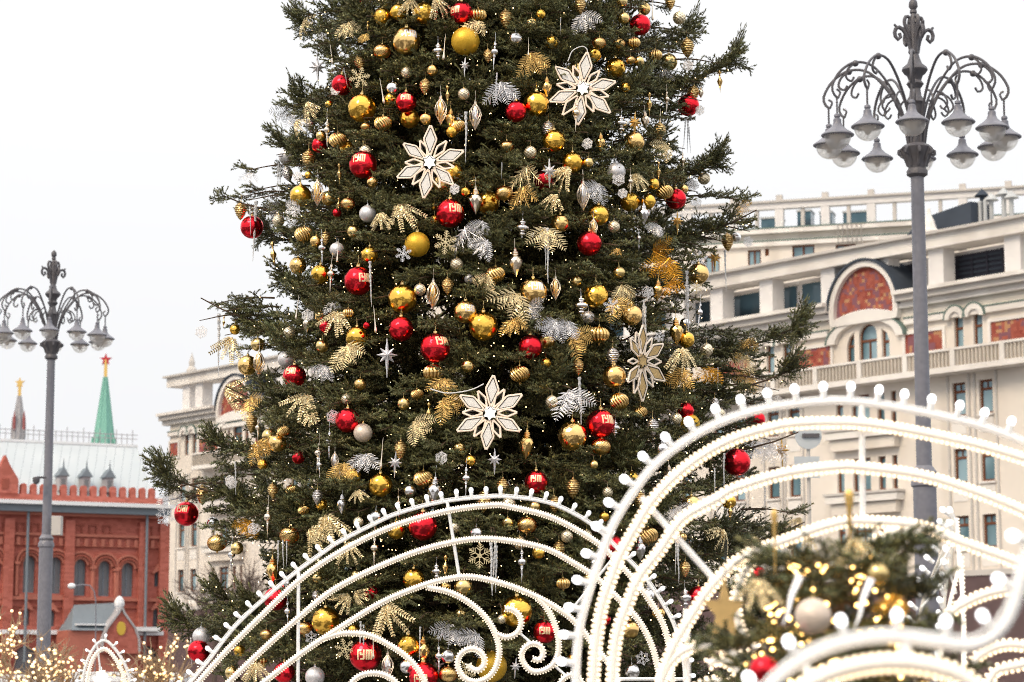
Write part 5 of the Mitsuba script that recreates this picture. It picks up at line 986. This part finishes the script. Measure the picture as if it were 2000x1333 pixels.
# --- wrapped and bare trees
def bare(label, name, px, py0, py1, Y, spread, seed, mat, lights=0, group=None, lean=0):
    r = np.random.default_rng(seed); b = at(px, py0, Y); top = at(px, py1, Y)[2]; k = thing(name, label, 'tree', group); m = [tube(curve([(b[0], Y, -.1), (b[0] + lean * .1, Y, b[2] * .6), (b[0] + lean * .3, Y, b[2])], 8), np.linspace(.16, .09, 8), 8)]; segs = []
    h = top - b[2]
    def grow(p, d, l, rad, lev):
        pts = [p]
        for i in range(5): d = d + r.normal(0, .16, 3) + np.array([0, 0, .05]); d /= np.linalg.norm(d); pts.append(pts[-1] + d * l / 5)
        segs.append((np.array(pts), rad, lev))
        if lev < 4:
            for i in range(4 if lev else 6): q = r.uniform(.3, 1); pp = pts[int(q * 5)]; dd = d + r.normal(0, .62, 3); dd[2] = abs(dd[2]) * .8 + .05; dd[1] *= .8; grow(pp, dd / np.linalg.norm(dd), l * r.uniform(.5, .72), rad * .6, lev + 1)
    for i in range(6):
        d = np.array([spread * r.uniform(-1, 1) + lean, r.uniform(-.5, .5), r.uniform(.5, 1)]); grow(np.array([b[0] + lean * .3, Y, b[2] - .1]), d / np.linalg.norm(d), h * .52, .05, 1)
    part(k, 'trunk', m[0], mat); part(k, 'branches', cat([tube(p, np.linspace(q, q * .55, len(p)), 4, False) for p, q, _ in segs]), mat, kind='stuff')
    if lights:
        L = []
        for p, q, lev in segs:
            c = curve(p, .055 if lev < 3 else .09); L.append(c + r.normal(0, .018, c.shape))
        L = np.vstack(L); L = L[r.permutation(len(L))[:lights // 7]]; part(k, 'string_lights', balls(L, .038, 0), 'bulb_glass', smooth=False, emit=(.30, .165, .048), kind='stuff')
g1 = 'small trees wrapped in warm lights'
bare('bare tree wrapped in golden lights in the bottom left corner', 'lit_tree', 22, 1400, 1150, 58, .6, 3, 'warm_twig', 1900, g1); bare('bare tree wrapped in golden lights just right of the left street lamp', 'lit_tree', 95, 1420, 1200, 60, .8, 5, 'warm_twig', 800, g1)
bare('bare tree wrapped in golden lights between the far small arch and the spruce', 'lit_tree', 330, 1400, 1180, 62, .7, 8, 'warm_twig', 1200, g1, -.1)
g2 = 'bare winter trees before the hotel'
bare('leafless dark tree before the pale hotel, left of the spruce', 'bare_tree', 452, 1240, 1050, 110, .8, 11, 'twig', 0, g2); bare('leafless dark tree close to the left edge of the hotel front', 'bare_tree', 420, 1235, 1085, 118, .8, 12, 'twig', 0, g2); bare('leafless dark tree nearest the left outline of the spruce', 'bare_tree', 492, 1240, 1070, 108, .8, 14, 'twig', 0, g2)

# --- sign, small lamp, booths
c = at(1579, 858, 45); k = thing('road_sign', 'back of a round grey road sign with a square plate below, before the hotel', 'sign')
part(k, 'disc', trimesh.creation.cylinder(.25, .03, sections=28).apply_transform(mat4(Rx(math.pi / 2), (c[0], 45, c[2] + .06))), 'sign_back'); p = at(1576, 912, 45); part(k, 'plate', box(p[0] - .235, p[0] + .235, 44.98, 45.01, p[2] - .21, p[2] + .19), 'sign_back')
part(k, 'post', tube([(c[0], 45.06, 0), (c[0], 45.06, c[2] + .33)], .035, 8), 'stone_grey'); part(k, 'bracket', box(c[0] - .12, c[0] + .2, 44.94, 44.983, c[2] + .03, c[2] + .10), 'lamp_dark')
c = at(140, 1145, 100); k = thing('small_street_light', 'small white street light on a thin curved arm before the red building', 'street light'); e = at(187, 1225, 100)
part(k, 'post', tube(curve([(e[0], 100, 0), (e[0], 100, e[2]), (e[0] - .1, 100, c[2] - .2), (e[0] - .5, 100, c[2] + .05), (c[0] + .1, 100, c[2])], 20), .024, 6), 'lamp_metal'); part(k, 'head', trimesh.creation.icosphere(subdivisions=2).apply_transform(np.diag([.17, .12, .12, 1])).apply_translation((c[0], 100, c[2])), 'snow')
def booth(label, x0, x1, Y, top, mat):
    a, b = at(x0, top, Y), at(x1, top, Y); k = thing('market_booth', label, 'booth', 'market booths on the square'); part(k, 'wall', box(a[0], b[0], Y, Y + 2, 0, a[2] - .25), mat); part(k, 'roof', box(a[0] - .2, b[0] + .2, Y - .5, Y + 2.2, a[2] - .25, a[2] + .05), 'snow'); part(k, 'counter', box(a[0], b[0], Y - .25, Y - .003, .9, 1.0), 'wood_frame')
booth('low white-roofed market booth with red front behind the small far arch', 140, 258, 75, 1316, 'red_trim'); booth('low white-roofed market booth with a yellow front, left of the spruce', 264, 345, 74, 1318, 'booth_yellow'); booth('low white-roofed market booth with a blue front in the bottom left corner', 20, 78, 76, 1321, 'booth_blue')

# ---------------------------------------------------------------- the small fir close to the camera
YS = 7.4
sf = thing('small_spruce', 'blurred small decorated spruce close to the camera, inside the bright right arch', 'tree')
b = at(1640, 1333, YS); zt = at(1650, 1085, YS)[2]
part(sf, 'trunk', tube([(b[0], YS, -.05), (b[0] + .01, YS, zt - .05)], np.array([.045, .008]), 8), 'bark')
for i in range(40):
    r = np.random.default_rng(8000 + i); z = .7 + (zt - .72) * ((i + .5) / 40) ** .8; e = .14 + .60 * ((zt + .05 - z) / (zt - .6)) ** .7 * r.uniform(.6, 1.15); a = i * ga + .3
    tip = np.array([b[0] + e * math.cos(a), YS + e * math.sin(a), z + r.uniform(-.02, .06)]); t = np.linspace(0, 1, 8)[:, None]; p0 = np.array([b[0], YS, z + .03]); path = p0 + (tip - p0) * t; path[:, 2] -= .04 * np.sin(np.pi * t[:, 0]); path[-2:, 2] += (.01, .03)
    ln = np.linalg.norm(tip - p0); bk = part(sf, 'branch', tube(path, np.linspace(.009, .003, 8), 5), 'bark'); out = []
    for q in np.arange(.15, 1.0, .085 / ln):
        p = p0 + (tip - p0) * q; d = (tip - p0) / ln
        for sd in (-1, 1): h = Rz(sd * r.uniform(.5, 1.0)) @ d; h[2] += r.uniform(-.3, .2); h /= np.linalg.norm(h); out.append((FINE[r.integers(6)], frame_x(h, np.array([0, .01, 1.0])), p, (.62 - .25 * q)))
    out.append((FINE[r.integers(6)], frame_x((tip - p0) / ln, np.array([0, .01, 1.0])), tip - (tip - p0) / ln * .12, .6)); sprays(key('needles', bk), out)
r = np.random.default_rng(17); L = []
while len(L) < 190:
    z = r.uniform(1.45, zt); e = (.06 + .60 * (zt + .05 - z) / (zt - .6)) * r.uniform(.5, 1.15) + .05; a = r.uniform(math.pi * .9, 2.1 * math.pi); L.append((b[0] + e * math.cos(a), YS + e * math.sin(a), z))
k = thing('fairy_lights', 'golden fairy lights on the small blurred spruce', 'fairy lights', None, 'stuff'); put(k, balls(L, .0062, 1), 'bulb_glass', emit=(1.5, .82, .22), smooth=False)
FATICE = ply(icicle(1).apply_transform(np.diag([2.6, 2.6, 1, 1])), 50)
def near(t, x, y, s, Y, label, shp, mat, capmat=None, extra=0.0, yaw=0.0, name=None):
    p = at(x, y, Y); m = s * Y / FOC; c = TYPE[t]; k = thing(name or c[0], label, c[2]); put(k, SHP[shp], mat, mat4(Rz(yaw) @ Ry(extra), p, m))
    if capmat: part(k, 'cap', SHP['smallcap'], capmat, mat4(Rz(.3), p, m))
near('WB', 1588, 1204, 70, 6.9, 'blurred beige bauble on the small near spruce', 'ball', 'beige_matte', 'gold_small'); near('R', 1492, 1310, 58, 6.9, 'blurred red bauble low on the small near spruce', 'ball', 'red_shiny', 'gold_small'); k = thing('icicle', 'blurred white icicle, left one on the small near spruce', 'icicle ornament'); put(k, FATICE, 'rope_plastic', mat4(Ry(.32), at(1545, 1172, 6.8), 100 * 6.8 / FOC), emit=(.07, .07, .075)); k = thing('icicle', 'blurred white icicle, right one on the small near spruce', 'icicle ornament'); put(k, FATICE, 'rope_plastic', mat4(Ry(.32), at(1685, 1178, 6.8), 100 * 6.8 / FOC), emit=(.07, .07, .075))
near('P', 1660, 1040, 170, 7.4, 'tall blurred bronze spindle rising from the top of the small near spruce', 'tear', 'glitter_gold', None, math.pi); near('P', 1513, 1060, 130, 7.2, 'blurred thin bronze spindle standing left of the small near spruce top', 'tear', 'glitter_gold', None, math.pi)
p = at(1415, 1195, 8.2); k = thing('flat_star', 'flat dull gold star hanging left of the small near spruce', 'star ornament'); put(k, star5(.105, .006).apply_transform(np.diag([.75, 1, 1.15, 1])), 'panel_amber', mat4(Rz(.1), p), smooth=False); part(k, 'string', tube([p + (0, 0, .1), p + (.01, 0, .24)], .002, 4), 'wire_dark')
near('G', 1715, 1120, 44, 7.1, 'blurred gold bauble near the top right of the small near spruce', 'ball', 'gold_small', 'gold_small'); near('B', 1672, 1090, 90, 7.2, 'blurred pale gold leaf spray at the top of the small near spruce', 'spray0', 'glitter_pale'); near('o', 1745, 1185, 56, 7.0, 'blurred deep gold fern at the right of the small near spruce', 'fern1', 'glitter_orange'); near('B', 1480, 1160, 70, 7.1, 'blurred pale gold leaf spray at the left of the small near spruce', 'spray1', 'glitter_pale')
